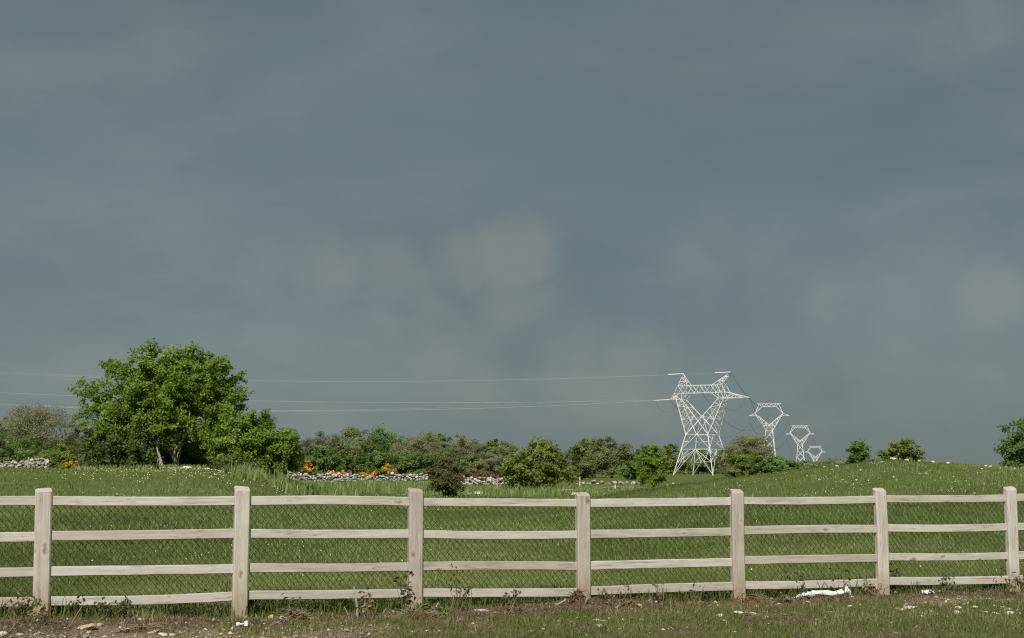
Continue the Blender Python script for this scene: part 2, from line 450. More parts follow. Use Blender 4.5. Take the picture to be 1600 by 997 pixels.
ZT = np.array([_col(1.50, 72, 'L'), _col(1.56, 72, 'L'), _col(1.55, 72, 'L'), _col(1.22, 72, 'L'), _col(0.35, 72, 'L'), _col(0.0, 72, 'L'),
               _col(0.1, 55, 'R'), _col(0.74, 55, 'R'), _col(1.00, 55, 'R'), _col(1.20, 55, 'R'), _col(1.35, 55, 'R'), _col(1.64, 55, 'R'),
               _col(1.84, 55, 'R'), _col(1.75, 55, 'R'), _col(1.58, 55, 'R'), _col(1.3, 55, 'R')])
# fence posts measured from the photograph: centre x, top y, base y
POSTS = [(-278, 764, 962), (69, 763.5, 958), (377, 760.5, 964), (649, 763.5, 956), (911, 770, 937), (1152, 765, 938), (1376, 763, 928), (1579, 761, 922), (1768, 760, 917)]
def pscale(px): return 156.0 * (1.123 - 1.82e-4 * (px - 800)) / 1.123
PB = []
for px, yt, yb in POSTS:
    Y = F / pscale(px)
    b, t = at(px, yb, Y), at(px, yt, Y)
    PB.append((t.x, Y, b.z, t.z))
FD = Vector((PB[-1][0] - PB[0][0], PB[-1][1] - PB[0][1], 0)).normalized()     # along the fence
FN = Vector((FD.y, -FD.x, 0))                                                  # towards the camera
F0 = Vector((PB[0][0], PB[0][1], 0))
_fs = np.array([(Vector((p[0], p[1], 0)) - F0).dot(FD) for p in PB]); _fz = np.array([p[2] for p in PB])

def terrain(X, Y):
    X, Y = np.asarray(X, float), np.asarray(Y, float)
    Yc = np.maximum(Y, 6.0)
    px = 800 + F * X / Yc
    c = np.clip(np.interp(px, COLP, np.arange(len(COLP))), 0, len(COLP) - 1.0001)
    d = np.clip(np.interp(np.log(np.maximum(Yc, 1)), np.log(DEP), np.arange(len(DEP))), 0, len(DEP) - 1.0001)
    ci, di = c.astype(int), d.astype(int)
    fc, fd = c - ci, d - di
    fc = fc * fc * (3 - 2 * fc) * 0.6 + fc * 0.4
    z = (ZT[ci, di] * (1 - fd) + ZT[ci, di + 1] * fd) * (1 - fc) + (ZT[ci + 1, di] * (1 - fd) + ZT[ci + 1, di + 1] * fd) * fc
    z = z + (fbm(X, Y, 0.35, 3) - 0.5) * np.interp(Y, [10, 20, 60, 100], [0.02, 0.06, 0.10, 0.16])
    # follow the measured foot of the fence
    s = (X - F0.x) * FD.x + (Y - F0.y) * FD.y
    q = (X - F0.x) * FN.x + (Y - F0.y) * FN.y
    zf = np.interp(s, _fs, _fz)
    w = np.exp(-(q / 1.3) ** 2) * ((s > -3) & (s < _fs[-1] + 3))
    z = z * (1 - w) + (zf - 0.01) * w
    near = np.exp(-((q - 0.6) / 2.2) ** 2)
    z = z + near * ((fbm(X, Y, 1.7, 3) - 0.5) * 0.10 + (fbm(X, Y, 6.0, 2) - 0.5) * 0.06)
    return z
def tz(x, y): return float(terrain(np.array([x]), np.array([y]))[0])

def masks(X, Y):
    s = (X - F0.x) * FD.x + (Y - F0.y) * FD.y
    q = (X - F0.x) * FN.x + (Y - F0.y) * FN.y
    n = fbm(X + 3, Y * 1.0, 1.1, 4) - 0.5
    n2 = fbm(X - 8, Y + 5, 3.5, 3) - 0.5
    hi = np.interp(s, [0, 2.5, 4.5, 6, 8, 9.5, 11, 14], [2.3, 1.8, 1.3, 1.2, 1.1, 0.85, 0.8, 0.75])
    lo = -0.10
    soil = np.clip((q - lo + n * 0.9) / 0.25, 0, 1) * np.clip((hi - q + n * 2.2 + n2 * 0.8) / 0.35, 0, 1)
    soil = np.maximum(soil, np.clip((n2 + n * .9 - 0.02) * 5, 0, 1) * (q > 0.4) * (q < 6) * 0.8)
    g = np.exp(-((q - 1.45 - 0.25 * np.sin(s)) / 0.45) ** 2) * np.clip((s - 9.6) / 0.8, 0, 1)
    g = np.maximum(g, np.exp(-((q - 1.9) / 0.8) ** 2) * np.clip((5.5 - s) / 2.0, 0, 1) * 0.9)
    gravel = np.clip(g * 2.0 + n * 2.0 + n2 * 1.6 - 0.42, 0, 1)
    return s, q, soil, gravel

def axis(fine0, fine1, step, lo, hi, grow=1.12):
    a = list(np.arange(fine0, fine1, step))
    s, x = step, a[-1]
    while x < hi: s *= grow; x += s; a.append(x)
    s, x = step, a[0]
    while x > lo: s *= grow; x -= s; a.insert(0, x)
    return np.array(a)
gxs = axis(-6.5, 8.0, 0.075, -5000, 5000, 1.075)
gys = axis(12.0, 20.0, 0.075, -80, 6000, 1.05)
GX, GY = np.meshgrid(gxs, gys)
GZ = terrain(GX, GY)
nx, ny = len(gxs), len(gys)
idx = np.arange(nx * ny).reshape(ny, nx)
gf = np.stack([idx[:-1, :-1], idx[:-1, 1:], idx[1:, 1:], idx[1:, :-1]], -1).reshape(-1, 4)
_, gq, gsoil, ggrav = masks(GX, GY)

def ground_mat():
    m = NT('meadow_ground'); co = m.coord('Object')
    n1 = m.noise(co, 0.35, 5, 0.6); n2 = m.noise(co, 3.0, 5, 0.65); n3 = m.noise(co, 28, 4, 0.6)
    g = m.ramp(n2, [(0.3, (0.078, 0.106, 0.023)), (0.5, (0.108, 0.148, 0.034)), (0.7, (0.140, 0.178, 0.048))])
    g = m.mix(m.ramp(n1, [(0.4, 0.0), (0.62, 0.55)]), g, (0.112, 0.124, 0.034))
    g = m.mix(m.ramp(n3, [(0.35, 0.35), (0.55, 0.0)]), g, (0.055, 0.072, 0.014))
    s = m.ramp(m.noise(co, 9, 6, 0.7), [(0.3, (0.050, 0.033, 0.020)), (0.55, (0.112, 0.077, 0.047)), (0.75, (0.215, 0.158, 0.104))])
    s = m.mix(m.ramp(m.noise(co, 1.6, 3), [(0.5, 0.0), (0.7, 0.6)]), s, (0.14, 0.085, 0.05))
    v = m.vor(co, 30, 'Color'); vd = m.vor(co, 30)
    peb = m.ramp(vd, [(0.22, 1.0), (0.36, 0.0)])
    vs = m.n('ShaderNodeSeparateXYZ'); m.l(v, vs.inputs[0])
    pebc = m.ramp(vs.outputs[0], [(0.0, (0.26, 0.215, 0.16)), (0.5, (0.42, 0.37, 0.29)), (1.0, (0.62, 0.57, 0.47))])
    gr = m.mix(peb, (0.20, 0.155, 0.105), pebc)
    some = m.math('GREATER_THAN', vs.outputs[1], 0.72)
    s = m.mix(m.math('MULTIPLY', peb, some), s, pebc)
    col = m.mix(m.attr('soil'), g, s)
    col = m.mix(m.attr('gravel'), col, gr)
    h = m.math('ADD', m.math('MULTIPLY', n3, 0.6), m.math('MULTIPLY', peb, m.math('MULTIPLY', m.attr('gravel'), 0.8)))
    m.bsdf(col, 0.95, 0.1, m.bump(h, 0.7, 0.03))
    return m.m
gme = mesh_np('ground', np.stack([GX, GY, GZ], -1).reshape(-1, 3), gf, ground_mat(), {'soil': gsoil.ravel(), 'gravel': ggrav.ravel()}, True)
tag(link('ground', gme), 'grassy field rising to low mounds with a strip of bare soil along the fence', None, None, 'structure')

# ------------------------------------------------------------------ foliage builders
def leaves(C, size, up=0.5, outward=None, outw=0.4, elong=1.5, r=rng):
    """diamond leaf faces at centres C"""
    n = len(C)
    N = r.normal(size=(n, 3)); N /= np.linalg.norm(N, axis=1, keepdims=True)
    N[:, 2] += up
    if outward is not None: N += outward * outw
    N /= np.linalg.norm(N, axis=1, keepdims=True) + 1e-9
    A = np.cross(N, r.normal(size=(n, 3))); A /= np.linalg.norm(A, axis=1, keepdims=True) + 1e-9
    B = np.cross(N, A)
    s = size * r.uniform(0.6, 1.35, n)[:, None]
    a, b = A * s * elong * 0.5, B * s * 0.5
    V = np.stack([C - a, C - b * 0.9 + a * 0.1, C + a, C + b * 0.9 + a * 0.1], 1).reshape(-1, 3)
    Fq = np.arange(4 * n).reshape(n, 4)
    return V, Fq

def plant(name, label, cat, base, lobes, mat, bark, group=None, clump=0.4, nclump=60, per=60, leaf=0.11, trunk=0.12, stems=1, up=0.5,
          shell=0.55, flat=0.7, elong=1.5, twigs=0.5, limb_r=0.05, seed=0, crown_name='crown', spray=1.0, outw=0.75, splay=0.14):
    """trunk and limbs reaching into leafy clumps that fill ellipsoid lobes (cx,cy,cz,rx,ry,rz relative to base)"""
    r = np.random.default_rng(seed + 101)
    root = empty(name, base); tag(root, label, cat, group)
    L = np.array(lobes, float)
    vol = L[:, 3] * L[:, 4] * L[:, 5]; w = vol ** 0.72; w /= w.sum()
    cc, oo = [], []
    for li in range(len(L)):
        k = max(3, int(round(nclump * w[li])))
        d = r.normal(size=(k, 3)); d /= np.linalg.norm(d, axis=1, keepdims=True)
        rad = r.uniform(0.0, 1.0, k) ** shell
        cc.append(L[li, :3] + d * rad[:, None] * L[li, 3:]); oo.append(d)
    cc = np.concatenate(cc); oo = np.concatenate(oo)
    keep = cc[:, 2] > clump * 0.3
    cc, oo = cc[keep], oo[keep]
    k = len(cc)
    rc = clump * r.uniform(0.55, 1.35, k)
    ct = np.clip(r.normal(0.5, 0.16, k), 0, 1)
    cnt = np.maximum(4, (per * (rc / clump) ** 2 * r.uniform(0.6, 1.3, k)).astype(int))
    ids = np.repeat(np.arange(k), cnt)
    n = len(ids)
    off = r.normal(size=(n, 3)); off /= np.linalg.norm(off, axis=1, keepdims=True)
    off *= (r.uniform(0, 1, n) ** 0.6)[:, None] * rc[ids][:, None]
    off[:, 2] *= flat
    # drooping/rising sprays: stretch each clump along its own direction
    sp = oo[ids] * (r.uniform(-0.3, 1.0, n) * spray * (rc * r.uniform(.5, 1.7, k))[ids])[:, None]
    C = cc[ids] + off + sp
    C[:, 2] = np.maximum(C[:, 2], 0.02)
    V, Fq = leaves(C, leaf, up, oo[ids], outw, elong, r)
    tint = np.clip(ct[ids] + r.normal(0, 0.16, n), 0, 1)
    link(crown_name, mesh_np(crown_name, V, Fq, mat, {'tint': np.repeat(tint, 4)}), root)
    # woody skeleton
    mb = MB(); nodes = []
    H = L[:, 2].max()
    for s in range(stems):
        a = (s + r.uniform(-.3, .3)) / stems * 6.283; lean = (0.0 if stems == 1 else 1.0)
        p0 = np.array([math.cos(a) * trunk * 1.0 * lean, math.sin(a) * trunk * lean, -0.25])
        tip = np.array([math.cos(a) * H * splay * lean + r.normal() * 0.05 * H, math.sin(a) * H * 0.10 * lean, H * r.uniform(0.38, 0.52)])
        pts = [p0 + (tip - p0) * t + np.array([r.normal() * 0.03 * H, r.normal() * 0.03 * H, 0]) * (0 < t < 1) for t in (0, 0.2, 0.45, 0.7, 1.0)]
        mb.tube(pts, [trunk * 1.25, trunk, trunk * 0.85, trunk * 0.7, trunk * 0.5], 7)
        nodes += [(p, trunk * 0.6) for p in pts[2:]]
    order = np.argsort([np.linalg.norm(l[:3]) for l in L])
    for li in order:
        c = L[li, :3]
        ni = min(range(len(nodes)), key=lambda i: np.linalg.norm(nodes[i][0] - c) + (0.8 if nodes[i][0][2] > c[2] else 0))
        p0, r0 = nodes[ni]; m_ = 5
        bend = r.normal(size=3) * np.linalg.norm(c - p0) * 0.10
        pts = [p0 + (c - p0) * t + bend * math.sin(math.pi * t) + np.array([0, 0, 0.08 * np.linalg.norm(c - p0)]) * math.sin(math.pi * t) for t in np.linspace(0, 1, m_)]
        rr = min(r0 * 0.9, limb_r)
        mb.tube(pts, list(np.linspace(rr, rr * 0.45, m_)), 5)
        nodes += [(p, rr * 0.6) for p in pts[1:]]
    NP = np.array([p for p, _ in nodes])
    for i in range(k):
        if r.uniform() > twigs: continue
        j = int(np.argmin(np.linalg.norm(NP - cc[i], axis=1)))
        p0 = NP[j]; c = cc[i]; r0 = min(nodes[j][1], limb_r * 0.4)
        mid = (p0 + c) / 2 + r.normal(size=3) * 0.08 * np.linalg.norm(c - p0)
        e = c + oo[i] * rc[i] * 0.8
        mb.tube([p0, mid, c, e], [r0 * 0.8, r0 * 0.55, r0 * 0.35, r0 * 0.12], 3, False)
    mb.build('trunk', bark, root, smooth=True)
    return root

def pxlobes(lob, base, depth, ry=None, seed=0):
    """lobes given by photo measurements (px, py, half-width, half-height[, offset in depth]) -> metres about base"""
    r = np.random.default_rng(seed); out = []
    for l in lob:
        c = at(l[0], l[1], depth)
        k = depth / F
        dy = l[4] if len(l) > 4 else r.normal() * 0.3
        out.append((c.x - base[0], dy, c.z - base[2], l[2] * k, (ry or (l[2] + l[3]) / 2 * k), l[3] * k))
    return out

def ground_at(px, Y, dz=-0.03):
    x = gx(px, Y); return (x, Y, tz(x, Y) + dz)

# ---- main hawthorn and the two shrubs under it
b = ground_at(262, 73)
plant('hawthorn_tree', 'large spreading green hawthorn tree with several pale crooked stems', 'tree', b,
      pxlobes([(268, 568, 40, 18), (222, 580, 44, 24), (318, 585, 40, 30, -.3), (186, 573, 25, 10), (240, 556, 16, 9), (300, 560, 14, 10), (150, 622, 24, 20), (198, 622, 46, 34),
               (265, 615, 58, 42, -.5), (335, 625, 40, 34), (358, 603, 17, 18), (150, 662, 24, 26), (212, 665, 48, 26, -.5), (295, 660, 46, 26, -.4),
               (352, 660, 38, 28), (226, 545, 10, 5), (296, 550, 9, 6), (320, 560, 8, 6), (166, 571, 9, 5), (132, 603, 11, 8), (128, 640, 10, 14), (371, 590, 9, 7), (384, 622, 10, 10), (262, 668, 40, 14, -1.0), (205, 688, 26, 12, -.3), (318, 688, 28, 18, .8), (265, 700, 90, 26, 2.6), (330, 715, 60, 18, 2.5), (240, 715, 60, 16, 2.5), (230, 640, 60, 40, 1.5), (310, 630, 55, 45, 1.6), (270, 600, 70, 45, 1.2)], b, 73, seed=1),
      M['haw'], M['bark'], clump=0.25, nclump=1350, per=78, leaf=0.083, spray=1.5, splay=0.27, trunk=0.075, stems=7, shell=0.5, twigs=0.6, limb_r=0.075, seed=11)
b = ground_at(398, 71.5)
plant('hawthorn_shrub', 'green shrub sloping down on the right side of the large hawthorn', 'shrub', b,
      pxlobes([(392, 668, 38, 24), (425, 690, 36, 22), (378, 705, 42, 26), (452, 693, 20, 12), (455, 712, 16, 16), (425, 722, 36, 16), (345, 695, 24, 30), (350, 720, 22, 14), (385, 725, 40, 14)], b, 71.5, seed=2),
      M['haw'], M['bark'], clump=0.24, nclump=500, per=78, leaf=0.082, trunk=0.10, stems=4, shell=0.55, twigs=0.6, limb_r=0.05, seed=12)
b = ground_at(175, 72.3)
plant('dark_shrub', 'dark green shrub at the lower left of the large hawthorn', 'shrub', b,
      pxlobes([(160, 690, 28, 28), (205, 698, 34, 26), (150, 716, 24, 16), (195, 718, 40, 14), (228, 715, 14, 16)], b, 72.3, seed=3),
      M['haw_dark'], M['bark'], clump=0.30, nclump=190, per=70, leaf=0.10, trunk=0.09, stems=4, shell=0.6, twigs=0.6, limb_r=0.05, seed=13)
b = ground_at(372, 70.5)
plant('bramble_thicket', 'low tangled brown bramble thicket under the right edge of the hawthorn', 'bramble', b,
      pxlobes([(352, 726, 24, 13), (385, 730, 22, 11), (365, 715, 18, 10)], b, 70.5, seed=4),
      M['olive'], M['stem'], clump=0.22, nclump=60, per=26, leaf=0.06, trunk=0.02, stems=9, shell=0.7, twigs=1.0, limb_r=0.022, seed=14, crown_name='foliage')

# ---- free-standing bushes of the field
b = ground_at(697, 91)
plant('thorn_bush', 'dark greenish brown thorn bush just beyond the third fence post', 'bush', b,
      pxlobes([(694, 738, 18, 13), (704, 755, 17, 12), (682, 752, 11, 12), (698, 726, 10, 6), (708, 766, 12, 7)], b, 91, seed=5),
      M['rust'], M['bark_far'], clump=0.22, nclump=150, per=60, leaf=0.085, trunk=0.05, stems=5, shell=0.6, limb_r=0.025, seed=15)
b = ground_at(838, 113)
plant('field_bush', 'broad yellow green bush with a pointed top beside the fourth fence post', 'bush', b,
      pxlobes([(830, 718, 36, 20), (848, 702, 20, 16), (810, 735, 28, 16), (858, 735, 34, 16), (835, 752, 44, 16), (885, 742, 20, 7), (850, 690, 5, 7), (800, 715, 14, 10), (868, 712, 12, 12)], b, 113, seed=6),
      M['yellow'], M['bark_far'], clump=0.34, nclump=240, per=64, leaf=0.125, trunk=0.08, stems=5, shell=0.55, limb_r=0.05, seed=16)
b = ground_at(1024, 139)
plant('round_bush', 'compact bright green bush left of the nearest pylon', 'bush', b,
      pxlobes([(1020, 715, 20, 14), (1009, 733, 12, 14), (1030, 732, 12, 14), (1020, 748, 18, 10), (1016, 703, 10, 6)], b, 139, seed=7),
      M['haw'], M['bark_far'], clump=0.30, nclump=190, per=60, leaf=0.125, trunk=0.09, stems=3, shell=0.6, limb_r=0.05, seed=17)
b = ground_at(1340, 84)
plant('mound_bush', 'small light green bush on the grassy mound, nearer the pylons', 'bush', b,
      pxlobes([(1336, 704, 12, 12), (1346, 716, 14, 12), (1333, 722, 14, 12), (1340, 738, 16, 12)], b, 84, seed=8),
      M['green'], M['bark_far'], clump=0.18, nclump=95, per=52, leaf=0.085, trunk=0.04, stems=4, shell=0.6, limb_r=0.025, seed=18)
b = ground_at(1409, 83)
plant('mound_bush', 'small olive green dome shaped bush on top of the grassy mound', 'bush', b,
      pxlobes([(1408, 695, 20, 10), (1398, 708, 18, 10), (1420, 708, 18, 10), (1408, 722, 28, 12), (1385, 716, 9, 6), (1434, 718, 9, 6)], b, 83, seed=9),
      M['yellow'], M['bark_far'], clump=0.19, nclump=130, per=54, leaf=0.085, trunk=0.04, stems=5, shell=0.6, limb_r=0.025, seed=19)
b = ground_at(1600, 78)
plant('dark_bush', 'large dark green bush cut off by the right edge of the picture', 'bush', b,
      pxlobes([(1595, 690, 26, 22), (1582, 705, 18, 22), (1620, 690, 34, 30), (1612, 668, 24, 14), (1600, 722, 36, 14), (1640, 715, 40, 24), (1575, 672, 10, 5)], b, 78, seed=10),
      M['green'], M['bark_far'], clump=0.30, nclump=190, per=70, leaf=0.095, trunk=0.09, stems=4, shell=0.55, limb_r=0.05, seed=20)

# ---- far trees and hedge bushes: px, top y, width px, depth, material, label, name, category
def far_tree(px, top, wpx, Y, mat, label, seed, name='far_tree', cat='tree', dens=1.0, twiggy=False, group=None, squat=False):
    b = ground_at(px, Y, -0.1)
    k = Y / F
    Ht = at(px, top - 2, Y).z - b[2]; Wd = wpx * k / 2 * (1.22 if squat else 1.1)
    r = np.random.default_rng(seed)
    lo = [(0, 0, Ht * 0.56, Wd * 0.70, Wd * 0.7, Ht * 0.34)]
    for i in range(9):
        a = i / 9 * 6.283 + r.uniform(-.3, .3)
        q = r.uniform(0.45, 0.75)
        zz = Ht * r.uniform(0.28 if squat else 0.34, 0.78)
        sh = math.sqrt(max(0.1, 1 - ((zz / Ht - 0.45) / 0.6) ** 2))
        lo.append((math.cos(a) * Wd * q * sh, math.sin(a) * Wd * q, zz, Wd * r.uniform(.25, .4), Wd * .33, Ht * r.uniform(.12, .2)))
    lo.append((r.uniform(-.2, .2) * Wd, 0, Ht * 0.84, Wd * 0.42, Wd * .4, Ht * 0.14))
    lo.append((0, -Wd * .2, Ht * 0.25, Wd * 0.8, Wd * .5, Ht * 0.18))
    cl = max(0.35, Wd * 0.20)
    lf = Y * 0.00080
    plant(name, label, cat, b, lo, M[mat], M['bark_far'], group, clump=cl, nclump=int((110 if not twiggy else 130) * dens), per=(100 if not twiggy else 110), leaf=lf * (1.0 if not twiggy else 0.62),
          trunk=max(0.08, Wd * 0.05), stems=1 if not squat else 3, shell=0.33, outw=1.2, elong=1.5 if not twiggy else 2.6, twigs=0.5 if not twiggy else 1.0,
          limb_r=max(0.05, Wd * 0.03), seed=seed, up=0.5, spray=0.35 if not twiggy else .5)

FT = [
 (62, 634, 124, 250, 'brown', 'big rounded bare brown tree at the far left', True),
 (4, 652, 66, 262, 'brown', 'brown budding tree cut off by the left edge of the picture', True),
 (126, 652, 52, 268, 'grey', 'grey leafless tree peeping out left of the large hawthorn', True),
 (492, 682, 66, 330, 'grey', 'grey brown tree just right of the large hawthorn', True),
 (548, 670, 78, 318, 'olive', 'tallest olive tree in the distant treeline, left of its bright green neighbour', False),
 (604, 671, 88, 325, 'bright', 'bright green rounded tree in the distant treeline', False),
 (654, 675, 96, 312, 'brown', 'wide olive brown tree right of the bright green tree', True),
 (690, 681, 44, 330, 'bright', 'small green treetop behind the wide brown tree', False),
 (726, 682, 66, 316, 'brown', 'pale brown twiggy tree beyond the dark thorn bush', True),
 (767, 685, 48, 335, 'green', 'dark green treetop left of the broad yellow green bush', False),
 (792, 696, 56, 305, 'brown', 'brown tree partly hidden by the broad yellow green bush', True),
 (918, 688, 62, 330, 'olive', 'flat topped grey olive tree between the bushes, left of a pair', False),
 (955, 687, 72, 318, 'olive', 'rounded olive tree between the two bushes, right of a pair', False),
 (890, 705, 40, 340, 'grey', 'hazy grey tree right behind the broad yellow green bush', True),
 (1050, 697, 48, 570, 'olive', 'olive tree rising behind the compact bright green bush', False),
 (998, 706, 34, 345, 'green', 'dark tree behind the left side of the compact bright green bush', False),
 (1092, 704, 56, 620, 'green', 'dark tree seen through the legs of the nearest pylon', False),
 (1130, 708, 52, 640, 'green', 'dark low tree behind the right legs of the nearest pylon', False),
 (1168, 676, 88, 345, 'brown', 'round brown tree right of the nearest pylon', True),
]
for i, (px, top, w, Y, mat, lab, tw) in enumerate(FT):
    far_tree(px, top, w, Y, mat, lab, 200 + i, twiggy=tw, dens=2.6 if w > 100 else (1.35 if w > 60 else 1.1))
FB = [
 (28, 678, 78, 150, 'green', 'dark green bush behind the wall at the far left'),
 (-4, 686, 50, 140, 'olive', 'olive bush at the left edge of the picture behind the wall'),
 (60, 692, 40, 145, 'green', 'small green bush right of the stake by the left wall'),
 (98, 697, 44, 118, 'yellow', 'light green bush left of the large hawthorn'),
 (72, 712, 44, 112, 'yellow', 'low yellow green scrub beside the end of the left wall'),
 (508, 697, 54, 250, 'green', 'dark green bush behind the stone wall, above the first gorse'),
 (548, 698, 54, 256, 'olive', 'olive green bush behind the stone wall, between the gorse clumps'),
 (592, 702, 60, 248, 'green', 'green bush behind the stone wall, under the bright green tree'),
 (640, 704, 64, 246, 'green', 'broad green bush behind the right end of the stone wall'),
 (686, 706, 58, 250, 'olive', 'olive bush directly behind the dark thorn bush'),
 (728, 712, 56, 240, 'olive', 'low olive bush right of the dark thorn bush'),
 (768, 710, 48, 252, 'brown', 'brown scrub left of the broad yellow green bush'),
 (908, 722, 44, 255, 'olive', 'low olive scrub right of the broad yellow green bush'),
 (985, 722, 36, 262, 'green', 'low green scrub left of the compact bright green bush'),
 (1150, 706, 44, 300, 'brown', 'tangled brown bush at the right foot of the nearest pylon'),
 (1172, 708, 56, 290, 'yellow', 'tangled yellow brown bush below the round brown tree'),
 (1208, 711, 50, 285, 'bright', 'leafy green bush where the mound meets the second pylon'),
 (1230, 722, 36, 280, 'green', 'low green bush sinking behind the mound below the pylons'),
]
for i, (px, top, w, Y, mat, lab) in enumerate(FB):
    far_tree(px, top, w, Y, mat, lab, 300 + i, name='hedge_bush', cat='bush', squat=True, dens=0.8 if w < 50 else 1.0, twiggy=(mat == 'brown'))

# ---- far-off hedgerow country closing the horizon: one mass of crowns nobody could count
r = np.random.default_rng(71); n = 1500
px = r.uniform(-150, 1330, n); Y = r.uniform(640, 980, n); X = gx(px, Y)
hh = (3.0 + 5.5 * fbm(X, Y, .02, 3)) * r.uniform(.6, 1.1, n)
k = 44; ids = np.repeat(np.arange(n), k); m_ = len(ids)
d = r.normal(size=(m_, 3)); d /= np.linalg.norm(d, axis=1, keepdims=True)
C = np.stack([X[ids] + d[:, 0] * 4.0, Y[ids] + d[:, 1] * 3.0, hh[ids] * .52 + d[:, 2] * hh[ids] * .5], -1)
V, Fq = leaves(C, .95, .4, d, .6, 1.4, r)
ct = np.clip(r.normal(.4, .25, n), 0, 1)
tag(link('distant_woodland', mesh_np('distant_woodland', V, Fq, M['olive'], {'tint': np.repeat(np.clip(ct[ids] + r.normal(0, .12, m_), 0, 1), 4)})), 'low dark band of far hedgerows along the horizon', 'woodland', None, 'stuff')

# ---- gorse in flower and rusty bracken
GO = [(482, 719, 22, 204, 'orange gorse clump at the left end of the stone wall'), (520, 731, 18, 205, 'small yellow gorse clump behind the stone wall, left of centre'),
      (541, 733, 16, 205, 'low pale gorse clump on the stone wall, right of its small neighbour'),
      (568, 732, 20, 204, 'spreading orange gorse clump behind the middle of the stone wall'), (604, 723, 24, 205, 'tallest orange gorse bush behind the stone wall'),
      (585, 734, 16, 206, 'low orange gorse between the two larger clumps behind the stone wall'),
      (104, 718, 16, 112, 'small orange gorse clump left of the large hawthorn'), (116, 719, 14, 113, 'orange gorse clump touching the left side of the hawthorn'),
      (399, 719, 10, 82, 'bit of orange gorse showing through the right hawthorn shrub'), (1010, 744, 12, 235, 'tiny orange gorse by the compact bright green bush')]
for i, (px, top, w, Y, lab) in enumerate(GO):
    b = ground_at(px, Y, -0.05); k = Y / F; r = np.random.default_rng(400 + i)
    Ht = at(px, top + 2, Y).z - b[2]; Wd = w * k / 2
    root = plant('gorse_bush', lab, 'gorse', b, [(0, 0, Ht * .5, Wd, Wd, Ht * .42), (Wd * .4, 0, Ht * .3, Wd * .8, Wd, Ht * .3), (-Wd * .5, 0, Ht * .35, Wd * .7, Wd, Ht * .35)],
          M['green'], M['bark_far'], 'gorse bushes in flower', clump=max(.12, Wd * .2), nclump=36, per=26, leaf=Y * .0009, trunk=.05, stems=4, seed=400 + i, crown_name='foliage', limb_r=.03)
    n = 470
    d = r.normal(size=(n, 3)); d /= np.linalg.norm(d, axis=1, keepdims=True); d[:, 2] = np.abs(d[:, 2])
    cl = r.integers(0, 14, n); cen = r.normal(size=(14, 3)) * 0.46; cen[:, 2] = np.abs(cen[:, 2]) * 0.9
    C = np.stack([cen[cl, 0] * Wd + d[:, 0] * Wd * .34, cen[cl, 1] * Wd - Wd * .35 + d[:, 1] * Wd * .3, Ht * (.42 + cen[cl, 2] * .62) + d[:, 2] * Ht * .12], -1)
    C[:, 2] = np.clip(C[:, 2], Ht * .12, Ht * 1.0)
    V, Fq = leaves(C, Y * .00065, .5, r=r)
    ct = r.uniform(.1, .9, 14)
    link('blossom', mesh_np('blossom', V, Fq, M['gorse_flower'], {'tint': np.repeat(np.clip(ct[cl] + r.normal(0, .15, n), 0, 1), 4)}), root)
for i, (px, top, w, Y, lab) in enumerate([(742, 737, 46, 190, 'red brown bracken patch on the broken wall behind the thorn bush'), (775, 741, 36, 182, 'low rusty bracken left of the broad yellow green bush'),
                                          (553, 737, 60, 207, 'faded brown bracken along the top of the stone wall'), (675, 733, 40, 215, 'rusty bracken beside the right end of the stone wall')]):
    b = ground_at(px, Y, -0.05); k = Y / F; Ht = at(px, top, Y).z - b[2]; Wd = w * k / 2
    plant('bracken_patch', lab, 'bracken', b, [(-Wd * .5, 0, Ht * .45, Wd * .55, .8, Ht * .45), (Wd * .5, 0, Ht * .42, Wd * .55, .8, Ht * .45), (0, 0, Ht * .5, Wd * .5, .8, Ht * .45)],
          M['bracken'], M['stem'], 'bracken patches by the stone walls', clump=.22, nclump=70, per=24, leaf=.16, trunk=.02, stems=5, seed=430 + i, crown_name='foliage', limb_r=.02)

# ------------------------------------------------------------------ stones and stone walls
def stone_mesh(name, seed, mat, squash=0.7, sub=1):
    bm = bmesh.new(); bmesh.ops.create_icosphere(bm, subdivisions=sub, radius=0.5)
    r = np.random.default_rng(seed)
    ax = r.uniform(.75, 1.15, 3); cut = [(Vector(r.normal(size=3)).normalized(), r.uniform(.28, .42)) for _ in range(5)]
    for v in bm.verts:
        for nn, d in cut:
            e = v.co.dot(nn) - d
            if e > 0: v.co -= nn * e
        v.co += Vector(r.normal(size=3)) * 0.018
        v.co.x *= ax[0]; v.co.y *= ax[1]; v.co.z *= ax[2] * squash
    me = bpy.data.meshes.new(name); bm.to_mesh(me); bm.free()
    me.polygons.foreach_set('use_smooth', np.zeros(len(me.polygons), dtype=bool))
    me.materials.append(mat); return me
WST = [stone_mesh('wall_stone', 500 + i, M['wall_stone'], 0.85) for i in range(8)]
